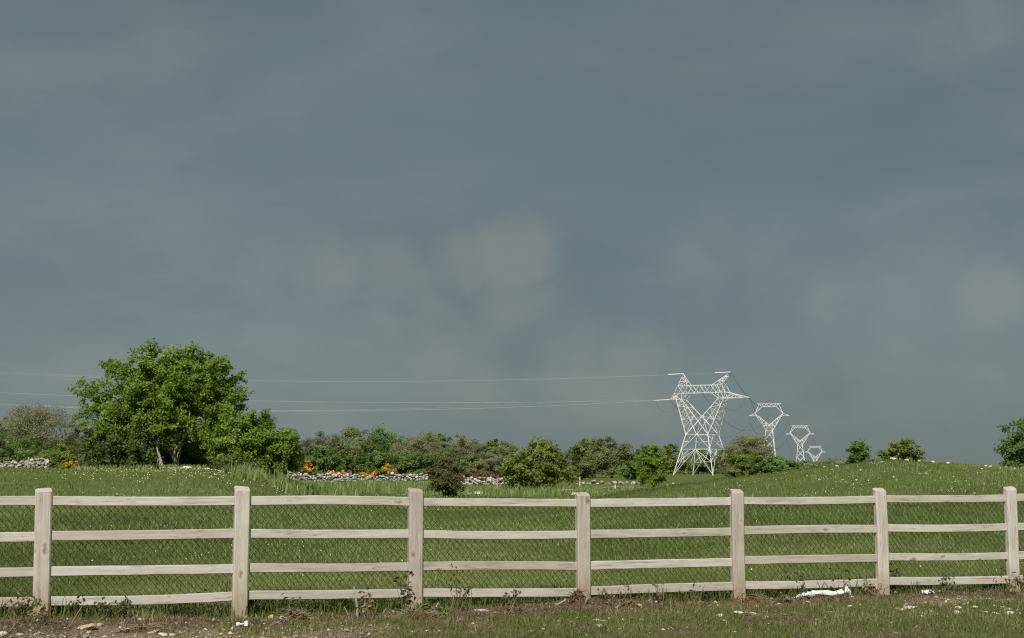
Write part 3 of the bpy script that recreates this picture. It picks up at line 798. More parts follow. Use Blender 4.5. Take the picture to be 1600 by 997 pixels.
def stone_wall(label, pts, height, size, thick, seed, fall=0.25):
    """pts: list of (px, depth); stones stacked in uneven courses, each a part"""
    r = np.random.default_rng(seed)
    P = [Vector((gx(p, Y), Y, 0)) for p, Y in pts]
    mid = sum(P, Vector()) / len(P); mid.z = tz(mid.x, mid.y)
    root = empty('dry_stone_wall', mid); tag(root, label, 'stone wall', 'dry stone walls', 'thing')
    total = sum((P[i + 1] - P[i]).length for i in range(len(P) - 1))
    core = MB()
    for i in range(len(P) - 1):
        d = P[i + 1] - P[i]; m_ = max(2, int(d.length / 1.5))
        for j in range(m_):
            a_, b_ = P[i] + d * (j / m_), P[i] + d * ((j + 1) / m_); nn = Vector((d.y, -d.x, 0)).normalized()
            ring = []
            for p in (a_, b_):
                g_ = tz(p.x, p.y) - mid.z; top_ = height * (.62 - .2 * vn1((P[i] - p).length * .35 + seed))
                for t_, z_ in ((thick * .32, g_ - .1), (thick * .14, g_ + top_), (-thick * .2, g_ + top_), (-thick * .3, g_ - .1)):
                    q_ = p + nn * t_; ring.append((q_.x - mid.x, q_.y - mid.y, z_))
            core.add(ring, [(k, k + 1, k + 5, k + 4) for k in range(3)] + [(0, 1, 2, 3), (7, 6, 5, 4)])
    core.build('dark_core', M['core_dark'], root)  # backing added behind the stones so their gaps look dark
    courses = max(1, int(round(height / (size * 0.72))))
    for c in range(courses):
        s = r.uniform(0, size)
        while s < total:
            sz = size * r.uniform(0.65, 1.35)
            rem = s; i = 0
            while i < len(P) - 2 and rem > (P[i + 1] - P[i]).length: rem -= (P[i + 1] - P[i]).length; i += 1
            d = (P[i + 1] - P[i]).normalized(); p = P[i] + d * rem
            hloc = height * (1 - fall * vn1(s * 0.35 + seed))
            z = (c + 0.45) * size * 0.72
            if z < hloc + size * .3:
                nrm = Vector((d.y, -d.x, 0))
                q = p + nrm * (thick * (0.5 - 0.35 * c / max(courses, 1)) + r.normal() * .05)
                zz = tz(q.x, q.y) + z + r.normal() * size * .22
                o = link('stone', WST[r.integers(0, 8)], root, (q.x - mid.x, q.y - mid.y, zz - mid.z))
                o.scale = (sz * 1.15, sz * r.uniform(.9, 1.3), sz * r.uniform(.7, 1.05))
                o.rotation_euler = (r.normal() * .35, r.normal() * .35, r.uniform(0, 6.28))
            s += sz * 0.86
    return root
def vn1(x): return float(vnoise(np.array([x]), np.array([3.7]))[0])
stone_wall('long grey and white dry stone wall with orange gorse behind it', [(452, 198), (560, 196), (668, 196)], 1.25, 0.38, .7, 21, 0.5)
stone_wall('broken reddish grey stone wall left of the broad yellow green bush', [(718, 176), (800, 170)], 0.85, 0.36, .6, 22, 0.5)
stone_wall('low line of white stones left of the compact bright green bush', [(898, 178), (1012, 176)], 0.42, 0.44, .5, 23, 0.5)
stone_wall('grey stone wall by the stakes at the far left', [(-30, 93), (40, 91), (78, 91)], 0.85, 0.22, .5, 24, 0.4)

PALE = [stone_mesh('pale_rock', 520 + i, M['stone'], 0.55, 2) for i in range(6)]
def rock(name, label, cat, px, Y, size, group=None, seed=0, meshes=PALE, sx=1.0, sz=1.0, sink=0.12):
    r = np.random.default_rng(900 + seed)
    x = gx(px, Y)
    o = link(name, meshes[seed % len(meshes)], None, (x, Y, tz(x, Y) + size * (0.22 * sz - sink * .5)))
    o.scale = (size * sx, size, size * sz); o.rotation_euler = (r.normal() * .15, r.normal() * .15, r.uniform(0, .7) if sx > 1.3 else r.uniform(0, 6.28))
    return tag(o, label, cat, group)
ORD = 'first second third fourth fifth sixth seventh eighth ninth tenth eleventh twelfth thirteenth fourteenth fifteenth sixteenth seventeenth eighteenth nineteenth twentieth'.split()
ORD += ['twenty ' + o for o in ORD[:9]] + ['thirtieth']
rock('boulder', 'flat pale limestone boulder lying right of the dark thorn bush', 'boulder', 741, 96, 0.62, None, 1, sx=1.9, sz=.8)
rock('boulder', 'grey flat rock in the shade at the foot of the hawthorn', 'boulder', 291, 69.5, 0.5, None, 2, sx=1.7, sz=.7)
rock('boulder', 'small white rock in the grass right of the hawthorn trunk', 'boulder', 324, 66.5, 0.3, None, 3, sx=1.2)
for i, (px, Y, s) in enumerate([(896, 92, .42), (934, 92, .34), (952, 94, .3), (992, 100, .3)]):
    rock('field_rock', '%s small pale rock from the left in the grass around the short white post' % ORD[i], 'rock', px, Y, s, 'rocks around the white post', 10 + i)
rp = [(1378, 52, .2), (1396, 55, .30), (1417, 55.5, .26), (1437, 55, .16), (1458, 54.8, .2), (1482, 54, .27), (1540, 54, .16), (1548, 53.5, .2), (1563, 52, .15),
      (1572, 54, .18), (1585, 53, .14), (1534, 50, .14), (1308, 53, .22), (1345, 47, .11), (1382, 45, .1), (1398, 46, .12), (1337, 42, .13), (1357, 41.5, .14), (1316, 43, .11),
      (1447, 45, .13), (1396, 42, .13), (1400, 41, .12), (1489, 43.5, .13), (1288, 53.5, .18), (1413, 45.5, .1), (1300, 50, .1), (1370, 48.5, .12), (1261, 47, .1), (1280, 44, .1)]
for i, (px, Y, s) in enumerate(sorted(rp)):
    rock('mound_rock', '%s white limestone rock from the left in the turf of the grassy mound' % ORD[i], 'rock', px, Y, s * .72, 'rocks on the grassy mound', 20 + i)
for i, (px, Y, s) in enumerate([(1052, 168, .4), (1063, 165, .35), (1082, 166, .45), (1094, 170, .3), (1109, 165, .4), (1116, 168, .55), (1131, 166, .4), (1142, 168, .4), (1176, 160, .5), (1187, 162, .6), (1196, 160, .45), (1210, 158, .4), (1225, 158, .4)]):
    rock('meadow_rock', '%s white stone from the left in the row before the nearest pylon' % ORD[i], 'rock', px, Y, s, 'stones before the nearest pylon', 60 + i)

# stakes and the electric fence
def stake(name, label, cat, px, ybase, ytop, Y, w, mat, lean=0.0):
    x = gx(px, Y); z = tz(x, Y); h = at(px, ytop, Y).z - z
    mb = MB(); mb.tube([(0, 0, -.2), (lean * .5, 0, h * .5), (lean, 0, h)], [w / 2, w * .5, w * .46], 6)
    o = mb.build(name, mat, None, (x, Y, z)); return tag(o, label, cat)
stake('wooden_stake', 'thin weathered stake standing before the stone wall at far left', 'stake', 43, 735, 714, 86, .09, M['greypost'], .04)
stake('wooden_stake', 'short weathered stake at the left edge of the picture by the wall', 'stake', 4, 737, 724, 82, .12, M['greypost'])
stake('wooden_stake', 'grey stake in the long grass right of the hawthorn shrub', 'stake', 450, 748, 733, 86, .09, M['greypost'])
stake('wooden_stake', 'slim grey stake in the grass left of the broad yellow green bush', 'stake', 777, 765, 748, 108, .09, M['greypost'])
stake('electric_fence_post', 'short white post carrying a thin string beyond the fence', 'post', 961, 773, 757.5, 98, .085, M['paint'])
stake('electric_fence_post', 'far white post standing at the end of the low stone line', 'post', 906, 757, 745, 150, .09, M['paint'])
stake('electric_fence_post', 'tiny white post in the grass at the right foot of the pylon', 'post', 1133, 745, 738, 300, .12, M['paint'])
mb = MB()
pts = [at(870, 766, 99), at(920, 763.5, 98.5), at(961, 760, 98), at(1000, 762, 99), at(1045, 763, 100)]
mb.tube(pts, 0.008, 4); tag(mb.build('fence_string', M['paint']), 'thin pale string running through the short white post', 'string')

# ------------------------------------------------------------------ pylons
def members(root, name, segs, w, mat=None):
    mb = MB()
    for a, b_ in segs: mb.bar(a, b_, w)
    return mb.build(name, mat or M['steel'], root)
def lerp(a, b_, t): return tuple(a[i] + (b_[i] - a[i]) * t for i in range(3))
def xpanel(a0, a1, b0, b1, n, style='X'):
    """bracing between line a0-a1 and line b0-b1 in n panels"""
    s = []
    for i in range(n):
        t0, t1 = i / n, (i + 1) / n
        p, q, r_, u = lerp(a0, a1, t0), lerp(a0, a1, t1), lerp(b0, b1, t0), lerp(b0, b1, t1)
        if style == 'X': s += [(p, u), (r_, q)]
        else: s += [(p, u)] if i % 2 == 0 else [(r_, q)]
        s += [(q, u)] if i < n - 1 else []
    return s

def angle_pylon(loc, rz, label):
    root = empty('electricity_pylon', loc, rz); tag(root, label, 'pylon', 'pylons of the power line')
    B, W, zw, zh = 6.6, 3.7, 12.3, 7.9
    def leg(sx, sy, z): t = z / zw; k = B + (W - B) * t; return (sx * k, sy * k, z)
    for sx in (-1, 1):
        for sy in (-1, 1):
            members(root, 'leg', [(leg(sx, sy, -0.5), leg(sx, sy, zw))], 0.33)
    br = []
    for (a, b_) in (((-1, -1), (1, -1)), ((1, -1), (1, 1)), ((1, 1), (-1, 1)), ((-1, 1), (-1, -1))):
        m0 = lerp(leg(*a, zh), leg(*b_, zh), .5)
        br += [(leg(*a, zh), leg(*b_, zh)), (leg(*a, zw), leg(*b_, zw)), (leg(*a, 0.2), m0), (leg(*b_, 0.2), m0)]
        mt = lerp(leg(*a, zw), leg(*b_, zw), .5)
        br += [(leg(*a, zh), mt), (leg(*b_, zh), mt)]
        for c in (a, b_):
            br += [(leg(*c, 4.0), lerp(leg(*c, .2), m0, .5)), (leg(*c, 4.0), lerp(leg(*c, .2), m0, .99)), (lerp(leg(*c, .2), m0, .5), leg(*c, zh)), (leg(*c, 10.2), lerp(leg(*c, zh), mt, .5))]
    members(root, 'leg_bracing', br, 0.155)
    zk, za, zb, zt, zp = 17.0, 23.2, 25.0, 27.3, 31.0
    UO, UI, D, DT = 8.0, 6.2, 3.5, 1.5          # outer / inner top of the window arms
    for sx in (-1, 1):
        o0 = {sy: (sx * W, sy * W, zw) for sy in (-1, 1)}
        o1 = {sy: (sx * UO, sy * DT, za) for sy in (-1, 1)}
        i0 = {sy: (-sx * W, sy * W, zw) for sy in (-1, 1)}
        i1 = {sy: (sx * UI, sy * DT, za) for sy in (-1, 1)}
        segs = [(o0[s], o1[s]) for s in (-1, 1)] + [(i0[s], i1[s]) for s in (-1, 1)]
        members(root, 'window_arm', segs, 0.27)
        lat = []
        for s in (-1, 1):
            lat += xpanel(lerp(o0[s], o1[s], .0), o1[s], lerp(i0[s], i1[s], .40), i1[s], 5, 'Z')
        lat += xpanel(o0[-1], o1[-1], o0[1], o1[1], 4, 'X')
        members(root, 'arm_bracing', lat, 0.125)
    cb = []
    U = UO + .6
    for sy in (-1, 1):
        y = sy * DT
        cb += [((-U, y, zb), (U, y, zb)), ((-U + 1.2, y, zt), (U - 1.2, y, zt)), ((-U, y, zb), (-U + 1.2, y, zt)), ((U, y, zb), (U - 1.2, y, zt))]
        n = 8
        for i in range(n):
            x0, x1 = -U + 1.2 + (2 * U - 2.4) * i / n, -U + 1.2 + (2 * U - 2.4) * (i + 1) / n
            cb += [((x0, y, zb if i % 2 else zt), (x1, y, zt if i % 2 else zb))]
        for sx in (-1, 1):
            cb += [((sx * UO, y, za), (sx * U, y, zb)), ((sx * UI, y, za), (sx * (UI - 2.6), y, zb)), ((sx * UI, y, za), (sx * UO, y, za)), ((sx * UI, y, za), (sx * UI, y, zb)), ((sx * UO, y, za), (sx * (UI - .4), y, zt))]
    for i in range(9):
        x = -U + 1.2 + (2 * U - 2.4) * i / 8
        cb += [((x, -DT, zt), (x, DT, zt)), ((x, -DT, zb), (x, DT, zb))]
    members(root, 'crossbeam', cb, 0.17)
    for sx in (-1, 1):
        pk = (-6.2 if sx < 0 else 9.6, 0, zp); s = []
        for sy in (-1, 1):
            a0, b0 = (sx * (U - 1.2), sy * DT, zt), (sx * 4.2, sy * DT, zt)
            s += [(a0, pk), (b0, pk)] + xpanel(a0, pk, b0, pk, 3, 'Z')
        members(root, 'earth_wire_peak', s, 0.18)
        tip = (-11.0 if sx < 0 else 15.8, 0, za); s = []
        for sy in (-1, 1):
            a0, b0 = (sx * UO, sy * DT, za), (sx * U, sy * DT, zb)
            s += [(a0, tip), (b0, tip)] + xpanel(a0, tip, b0, tip, 3, 'Z')
        members(root, 'crossarm', s, 0.18)
    return root

def suspension_pylon(loc, rz, label, w=0.30, drop=0.0):
    root = empty('electricity_pylon', loc, rz); tag(root, label, 'pylon', 'pylons of the power line')
    B, W, zw = 3.4 - drop * .12, 1.45, 20.3 - drop
    bh = zw / 20.3
    def leg(sx, sy, z): t = z / zw; k = B + (W - B) * t; return (sx * k, sy * k, z)
    for sx in (-1, 1):
        for sy in (-1, 1): members(root, 'leg', [(leg(sx, sy, -.5), leg(sx, sy, zw))], w * 1.25)
    br = []
    for (a, b_) in (((-1, -1), (1, -1)), ((1, -1), (1, 1)), ((1, 1), (-1, 1)), ((-1, 1), (-1, -1))):
        for z0, z1 in ((0.2, 6.0 * bh), (6.0 * bh, 11.5 * bh), (11.5 * bh, 16.2 * bh), (16.2 * bh, zw)):
            br += [(leg(*a, z0), leg(*b_, z1)), (leg(*b_, z0), leg(*a, z1))]
        br += [(leg(*a, zw), leg(*b_, zw)), (leg(*a, 6 * bh), leg(*b_, 6 * bh))]
    members(root, 'leg_bracing', br, w * .72)
    for sx in (-1, 1):
        s = []; lat = []
        for sy in (-1, 1):
            y0, y1 = sy * W, sy * .5
            o0, o1, i0 = (sx * W, y0, zw), (sx * 6.2, y1, 28.0 - drop), (0, y0 * .9, 22.8 - drop)
            c1, c2 = (sx * 4.2, y1, 32.3 - drop), (sx * 3.2, y1, 31.0 - drop)
            s += [(o0, o1), (i0, o1), (o1, c1), (o1, c2), (c1, c2)]
            lat += xpanel(o0, o1, i0, o1, 5, 'Z') + [((sx * W, y0, zw), i0), (lerp(o0, o1, .3), i0)]
        members(root, 'window_arm', s, w)
        members(root, 'arm_bracing', lat, w * .6)
        tip = (sx * 8.9, 0, 27.0 - drop)
        members(root, 'crossarm', [((sx * 6.2, sy * .5, 28.0 - drop), tip) for sy in (-1, 1)] + [((sx * 5.9, sy * .5, 27.1 - drop), tip) for sy in (-1, 1)], w * .9)
        members(root, 'insulator', [((sx * 8.7, 0, 26.9 - drop), (sx * 8.5, 0, 23.8 - drop))], .16, M['darkwire'])
    s = []
    for sy in (-1, 1):
        y = sy * .5
        s += [((-5.4, y, 32.3 - drop), (5.4, y, 32.3 - drop)), ((-3.2, y, 31 - drop), (3.2, y, 31 - drop))]
        for i in range(6):
            x0, x1 = -3.2 + 6.4 * i / 6, -3.2 + 6.4 * (i + 1) / 6
            s += [((x0, y, (31 if i % 2 else 32.3) - drop), (x1, y, (32.3 if i % 2 else 31) - drop))]
    members(root, 'crossbeam', s, w * .8)
    return root

def gp(px, Y): x = gx(px, Y); return (x, Y, tz(x, Y))
P1 = gp(1098, 487); A1 = R(-33)
P2, P3, P4 = gp(1203, 715), gp(1251, 1010), gp(1274, 1380)
AL = -math.atan2(P3[0] - P2[0], P3[1] - P2[1])
angle_pylon(P1, A1, 'nearest and largest white lattice pylon with two pointed peaks')
suspension_pylon(P2, AL, 'second nearest pylon, slim with a hollow diamond head, rising from the bushes', .26, 1.2)
suspension_pylon(P3, AL, 'third pylon in the row, middle sized, above the mound', .31, 2.8)
suspension_pylon(P4, AL, 'smallest and farthest pylon in the row', .36, 10.0)

def local(P, ang, u, v, z): return Vector((P[0] + u * math.cos(ang) - v * math.sin(ang), P[1] + u * math.sin(ang) + v * math.cos(ang), P[2] + z))
# lines coming in from the left: each hangs in the vertical plane from the pylon to a tower far outside the frame
P0 = Vector((gx(-620, 420), 420, 0))
def fit(p3):
    (x0, y0), (x1, y1), (x2, y2) = p3
    A = np.array([[x0 * x0, x0, 1], [x1 * x1, x1, 1], [x2 * x2, x2, 1]], float)
    return np.linalg.solve(A, np.array([y0, y1, y2], float))
def to_px(P):
    d = Vector(P) - Vector((0, 0, CAMZ)); zc = d.y * COS + d.z * SIN
    return 800 + F * d.x / zc, 498.5 - F * (-d.y * SIN + d.z * COS) / zc
def incoming(name, label, start, off, mids, r=0.055, ins=4.0):
    s = Vector(start); e = P0 + Vector((0, off, 0))
    px0, py0 = to_px(s)
    c = fit([(px0, py0)] + mids)
    pts = []
    for t in np.linspace(0, 1, 60):
        X, Y = s.x + (e.x - s.x) * t, s.y + (e.y - s.y) * t
        px = 800 + F * X / (Y * 0.9956)
        for _ in range(2):
            p = at(px, c[0] * px * px + c[1] * px + c[2], Y); px += (X - p.x) * F / Y
        pts.append(p)
    mb = MB(); mb.tube(pts, r, 4, False)
    tag(mb.build(name, M['alu']), label, 'power line', 'lines running left from the nearest pylon')
    d = (pts[3] - pts[0]).normalized()
    if ins:
        m2 = MB(); m2.tube([pts[0], pts[0] + d * ins], .13, 6)
        tag(m2.build('insulator_string', M['insul']), label.replace('power line', 'line').replace('wire', 'line') and 'white strain insulator on ' + label, 'insulator', 'strain insulators of the nearest pylon')
    return pts
incoming('earth_wire', 'upper faint wire from the left peak of the nearest pylon', local(P1, A1, -6.2, 0, 31.0), 0, [(400, 594.5), (0, 581)], .020, 5)
incoming('earth_wire', 'upper faint wire from the right peak of the nearest pylon', local(P1, A1, 9.6, 0, 31.0), -14, [(400, 595.5), (0, 583.5)], .016, 5)
incoming('conductor', 'lowest bright wire from the left arm of the nearest pylon', local(P1, A1, -11.0, 0, 23.2), 10, [(450, 642.5), (0, 632.5)], .038, 5)
incoming('conductor', 'second lowest bright wire from the middle of the nearest pylon', local(P1, A1, 0, -1.5, 25.0), 0, [(450, 641.5), (0, 630.5)], .026, 0)
incoming('conductor', 'middle bright wire from the right arm of the nearest pylon', local(P1, A1, 15.8, 0, 23.2), -20, [(430, 627), (0, 613.5)], .032, 0)
def span(name, label, a, b_, sag, r, mat=None):
    pts = [Vector(a).lerp(Vector(b_), t) - Vector((0, 0, sag * 4 * t * (1 - t))) for t in np.linspace(0, 1, 28)]
    mb = MB(); mb.tube(pts, r, 4, False)
    tag(mb.build(name, mat or M['darkwire']), label, 'power line', 'lines running away along the pylons')
for u1, z1, u2, z2, lab in ((15.8, 23.2, 8.5, 23.8, 'dark conductor between the right arms of the first two pylons'), (-11.0, 23.2, -8.5, 23.8, 'dark conductor between the left arms of the first two pylons'),
                            (0, 25.0, 0, 27.0, 'dark conductor between the middles of the first two pylons'), (9.6, 31, 4.8, 32.2, 'dark earth wire between the tops of the first two pylons')):
    span('conductor', lab, local(P1, A1, u1, 0, z1), local(P2, AL, u2, 0, z2 - 1.2), 9 if z1 < 30 else 6, .055)
for u in (-8.5, 8.5):
    sd = 'left' if u < 0 else 'right'
    span('conductor', 'dark conductor between the %s arms of the second and third pylons' % sd, local(P2, AL, u, 0, 22.6), local(P3, AL, u, 0, 21.0), 9, .06)
    span('conductor', 'dark conductor between the %s arms of the two farthest pylons' % sd, local(P3, AL, u, 0, 21.0), local(P4, AL, u, 0, 13.8), 8, .06)
# jumper loops under the angle tower's arms
for u, z, lab in ((-10.5, 23, 'dark slack jumper loop under the left arm of the nearest pylon'), (0, 25, 'dark slack jumper loop inside the head of the nearest pylon'), (12.0, 23, 'dark slack jumper loop under the right arm of the nearest pylon')):
    a = Vector(local(P1, A1, u, 0, z)) + Vector((-5.0, -1.0, 0)); b_ = Vector(local(P1, A1, u, 0, z)) + Vector((2.5, 4.5, 0))
    pts = [a.lerp(b_, t) - Vector((0, 0, 3.6 * (1 - abs(2 * t - 1) ** 2.6))) for t in np.linspace(0, 1, 20)]
    mb = MB(); mb.tube(pts, .042, 5); tag(mb.build('jumper_cable', M['darkwire']), lab, 'cable', 'jumper loops of the nearest pylon')

# ------------------------------------------------------------------ post and rail fence
frz = math.atan2(FD.y, FD.x)
fence = empty('post_and_rail_fence', (PB[4][0], PB[4][1], PB[4][2])); tag(fence, 'pale weathered post and rail fence with four rails and wire netting', 'fence')
FO = Vector(fence.location)
PW, PD = 0.142, 0.078
def post_mesh(h, seed):
    r = np.random.default_rng(seed)
    c = 0.010 + r.uniform(0, .004)
    w, d = PW / 2, PD / 2
    ring = [(-w + c, -d), (w - c, -d), (w, -d + c), (w, d - c), (w - c, d), (-w + c, d), (-w, d - c), (-w, -d + c)]
    zs = [-.35, 0, h * .2, h * .4, h * .6, h * .8, h - .05]
    V = []; bow = r.normal() * .006; bow2 = r.normal() * .005
    for z in zs:
        t = max(z, 0) / h
        for x, y in ring: V.append((x + bow * math.sin(t * 3) + r.normal() * .0007, y + bow2 * math.sin(t * 2.5), z))
    sl = 0.034 + r.uniform(-.006, .01); tilt = r.normal() * .004
    for x, y in ring: V.append((x, y, h - .012 - sl * (d - y) / (2 * d) + tilt * x / w + .012 * 0))
    for x, y in ring: V.append((x * .95, y * .95, h - .007 - sl * (d - y * .97) / (2 * d) + tilt * x / w))
    n = 8; rows = len(zs) + 2
    Q = [(i * n + k, i * n + (k + 1) % n, (i + 1) * n + (k + 1) % n, (i + 1) * n + k) for i in range(rows - 1) for k in range(n)]
    top = [(rows - 1) * n + k for k in range(n)]
    return mesh_np('post', V, [np.array(Q), np.array([top])], wp)
for i, (x, y, zb, zt) in enumerate(PB):
    o = link('post', post_mesh(zt - zb + .012, 600 + i), fence, Vector((x, y, zb)) - FO)
    o.rotation_euler = (rng.normal() * .006, rng.normal() * .006, frz + rng.normal() * .015)
# rail centre heights (photo y) left and right of each post
RY = {0: [None, (783, 842, 897, 944)], 1: [(782.5, 838.5, 893.7, 940.5), (782.5, 837.5, 893, 939.5)], 2: [(782.5, 833.3, 888.8, 931.6), (783, 833.5, 887.5, 930.5)],
      3: [(784, 834, 885.5, 927), (784.6, 834.8, 885, 926.4)], 4: [(786, 835.4, 884.8, 925.8), (786.4, 834.8, 884.5, 924)], 5: [(783.5, 830.8, 878.8, 916), (782.5, 829.5, 876, 914.8)],
      6: [(780.3, 826.6, 871.8, 910), (779.5, 824.8, 870.2, 908.2)], 7: [(778.5, 823.5, 868.6, 905.8), (778, 823, 868, 905)], 8: [(776, 820, 864, 901), None]}
def rail_mesh(L, seed):
    r = np.random.default_rng(seed)
    hh, dd, c = 0.0425 + r.normal() * .0012, 0.019, .006
    ring = [(-dd + c, -hh), (dd - c, -hh), (dd, -hh + c), (dd, hh - c), (dd - c, hh), (-dd + c, hh), (-dd, hh - c), (-dd, -hh + c)]
    n = 13; V = []
    bz, by = r.normal() * .006, r.normal() * .008
    wv = r.normal(size=n) * .0008; wv2 = r.normal(size=n) * .0008
    for i in range(n):
        t = i / (n - 1)
        for y, z in ring:
            V.append((L * t, y + by * math.sin(math.pi * t), z + bz * math.sin(math.pi * t) + (wv[i] if z > 0 else wv2[i])))
    Q = [(i * 8 + (k + 1) % 8, i * 8 + k, (i + 1) * 8 + k, (i + 1) * 8 + (k + 1) % 8) for i in range(n - 1) for k in range(8)]
    return mesh_np('rail', V, [np.array(Q), np.array([list(range(8)), list(range((n - 1) * 8 + 7, (n - 1) * 8 - 1, -1))])], wr)
for i in range(len(PB) - 1):
    for k in range(4):
        pa, pb_ = POSTS[i], POSTS[i + 1]
        a = Vector((PB[i][0], PB[i][1], at(pa[0], RY[i][1][k], PB[i][1]).z)); b2 = Vector((PB[i + 1][0], PB[i + 1][1], at(pb_[0], RY[i + 1][0][k], PB[i + 1][1]).z))
        back = FN * -(0.012 + 0.003 * rng.uniform())
        d = (b2 - a); L = d.length - .02
        a2 = a + d.normalized() * .01 + back
        o = link('rail', rail_mesh(L, 700 + i * 4 + k), fence, a2 - FO)
        o.rotation_euler = (0, -math.asin(d.z / d.length), math.atan2(d.y, d.x))
# nails and the wire netting behind the rails
net = MB()
PIT = 0.032; HP = PIT / 2; RH = .036
s0, s1 = -0.4, _fs[-1] + .4
ncol = int((s1 - s0) / PIT)
def railtop(s):
    zz = [at(POSTS[i][0], RY[i][1][0] if RY[i][1] else RY[i][0][0], PB[i][1]).z for i in range(len(PB))]
    return float(np.interp(s, _fs, zz))
rt = [railtop(s0 + PIT * (c + .5)) for c in range(ncol + 1)]
nv, nq = [], []
nr = np.random.default_rng(5)
wob = np.convolve(nr.normal(size=ncol + 2), np.ones(25) / 25, 'same') * .05
for c in range(ncol):
    sc_ = s0 + PIT * (c + .5)
    zt_ = rt[c] - .02; zb_ = float(np.interp(sc_, _fs, _fz)) - .03
    rows = int((zt_ - zb_) / RH)
    for k in range(rows):
        ph = (k + c) % 2
        sa, sb = sc_ + (HP if ph else -HP) , sc_ + (-HP if ph else HP)
        za, zb2 = zt_ - k * RH, zt_ - (k + 1) * RH
        w = .0024 if ph == 0 else .0016
        off = -.036 - (.003 if ph else 0) + wob[c]
        pa = F0 + FD * sa + FN * off; pb2 = F0 + FD * sb + FN * off
        pa.z, pb2.z = za, zb2
        d = (pb2 - pa).normalized(); u = d.cross(FN).normalized() * w; v_ = FN * w
        base_ = len(nv)
        for p in (pa, pb2):
            for q in (u + v_ * 0, v_, -u, -v_): nv.append(p + q - FO)
        nq += [(base_ + j, base_ + (j + 1) % 4, base_ + 4 + (j + 1) % 4, base_ + 4 + j) for j in range(4)]
nm = mesh_np('wire_netting', np.array([tuple(v) for v in nv]), np.array(nq), M['net'])
tag(link('wire_netting', nm, fence), 'dark green diamond wire netting fixed behind the rails', None, None, 'stuff')
tw = MB()
for zo in (.10,):
    pts = []
    for s in np.linspace(s0, s1, 60):
        p = F0 + FD * s + FN * -.05; p.z = float(np.interp(s, _fs, _fz)) + zo + .004 * math.sin(s * 5); pts.append(p - FO)
    tw.tube(pts, .0022, 4, False)
link('strand_wire', tw.mesh('strand_wire', M['net']), fence)

# ------------------------------------------------------------------ grass and flowers
def blades(name, label, cat, X, Y, h, w, mat, tint, lean=0.5, seed=0):
    r = np.random.default_rng(seed); n = len(X)
    Z = terrain(X, Y) - 0.01
    a = r.uniform(0, 6.283, n); fa = r.normal(0, 0.9, n)              # blade facing
    l = r.uniform(0, lean, n) * h
    b0 = np.stack([X - np.cos(fa) * w / 2, Y - np.sin(fa) * w / 2, Z], -1)
    b1 = np.stack([X + np.cos(fa) * w / 2, Y + np.sin(fa) * w / 2, Z], -1)
    m = np.stack([X + np.cos(a) * l * .35, Y + np.sin(a) * l * .35, Z + h * .6], -1)
    m0 = m - np.stack([np.cos(fa) * w * .35, np.sin(fa) * w * .35, 0 * w], -1); m1 = m + np.stack([np.cos(fa) * w * .35, np.sin(fa) * w * .35, 0 * w], -1)
    tp = np.stack([X + np.cos(a) * l, Y + np.sin(a) * l, Z + h * (1 - .25 * (l / h))], -1)
    V = np.stack([b0, b1, m1, m0, tp], 1).reshape(-1, 3)
    i = np.arange(n) * 5
    Q = np.stack([i, i + 1, i + 2, i + 3], -1); T = np.stack([i + 3, i + 2, i + 4], -1)
    return tag(link(name, mesh_np(name, V, [Q, T], mat, {'tint': np.repeat(np.clip(tint, 0, 1), 5)})), label, cat, None, 'stuff')

def scatter(n, y0, y1, pad=1.1, seed=0, power=1.0):
    r = np.random.default_rng(seed)
    Y = (y0 ** power + (y1 ** power - y0 ** power) * r.uniform(0, 1, n)) ** (1 / power)
    X = r.uniform(-1, 1, n) * 0.335 * pad * Y
    return X, Y, r
# field grass behind the fence
Xs, Ys, Hs, Ws, Ts = [], [], [], [], []
for n, y0, y1, hh, ww, sd in ((90000, 14, 24, .058, .010, 1), (100000, 22, 40, .058, .017, 2), (80000, 38, 64, .042, .028, 3), (60000, 60, 110, .08, .055, 4)):
    X, Y, r = scatter(n, y0, y1, seed=sd)
    s, q, soil, gr = masks(X, Y)
    pat = fbm(X, Y, 0.5, 4); tuft = fbm(X + 40, Y, 2.2, 3)
    px = 800 + F * X / Y
    keep = (q < -0.12)
    X, Y, pat, tuft = X[keep], Y[keep], pat[keep], tuft[keep]; k = len(X)
    long_ = np.clip((tuft - .55) * 6, 0, 1)
    Hs.append(hh * r.uniform(.5, 1.4, k) * (0.75 + 1.1 * long_)); Ws.append(ww * r.uniform(.6, 1.3, k)); Xs.append(X); Ys.append(Y)
    pat2 = fbm(X - 30, Y * .6, 0.16, 3); Ts.append(0.40 + (pat - .5) * 1.3 + (pat2 - .5) * 1.5 + long_ * .25 + r.normal(0, .16, k))
X, Y, h, w, t = map(np.concatenate, (Xs, Ys, Hs, Ws, Ts))
blades('field_grass', 'short green meadow grass beyond the fence', 'grass', X, Y, h, w, M['grass'], t, .8, 31)
# longer grass along the foot of the fence
r = np.random.default_rng(33); n = 20000
s = r.uniform(-.6, _fs[-1] + 1, n); q = -0.28 + r.normal(0, .22, n)
dens = fbm(s, q * .5, 1.1, 3)
keep = (dens + r.normal(0, .08, n) > .42) & (q < .12); s, q, dens = s[keep], q[keep], dens[keep]
X, Y = F0.x + FD.x * s + FN.x * q, F0.y + FD.y * s + FN.y * q; n = len(X)
blades('fence_grass', 'longer dark grass along the foot of the fence', 'grass', X, Y, r.uniform(.06, .22, n) * (.5 + dens), r.uniform(.006, .013, n), M['grass'], .32 + r.normal(0, .2, n), .9, 34)
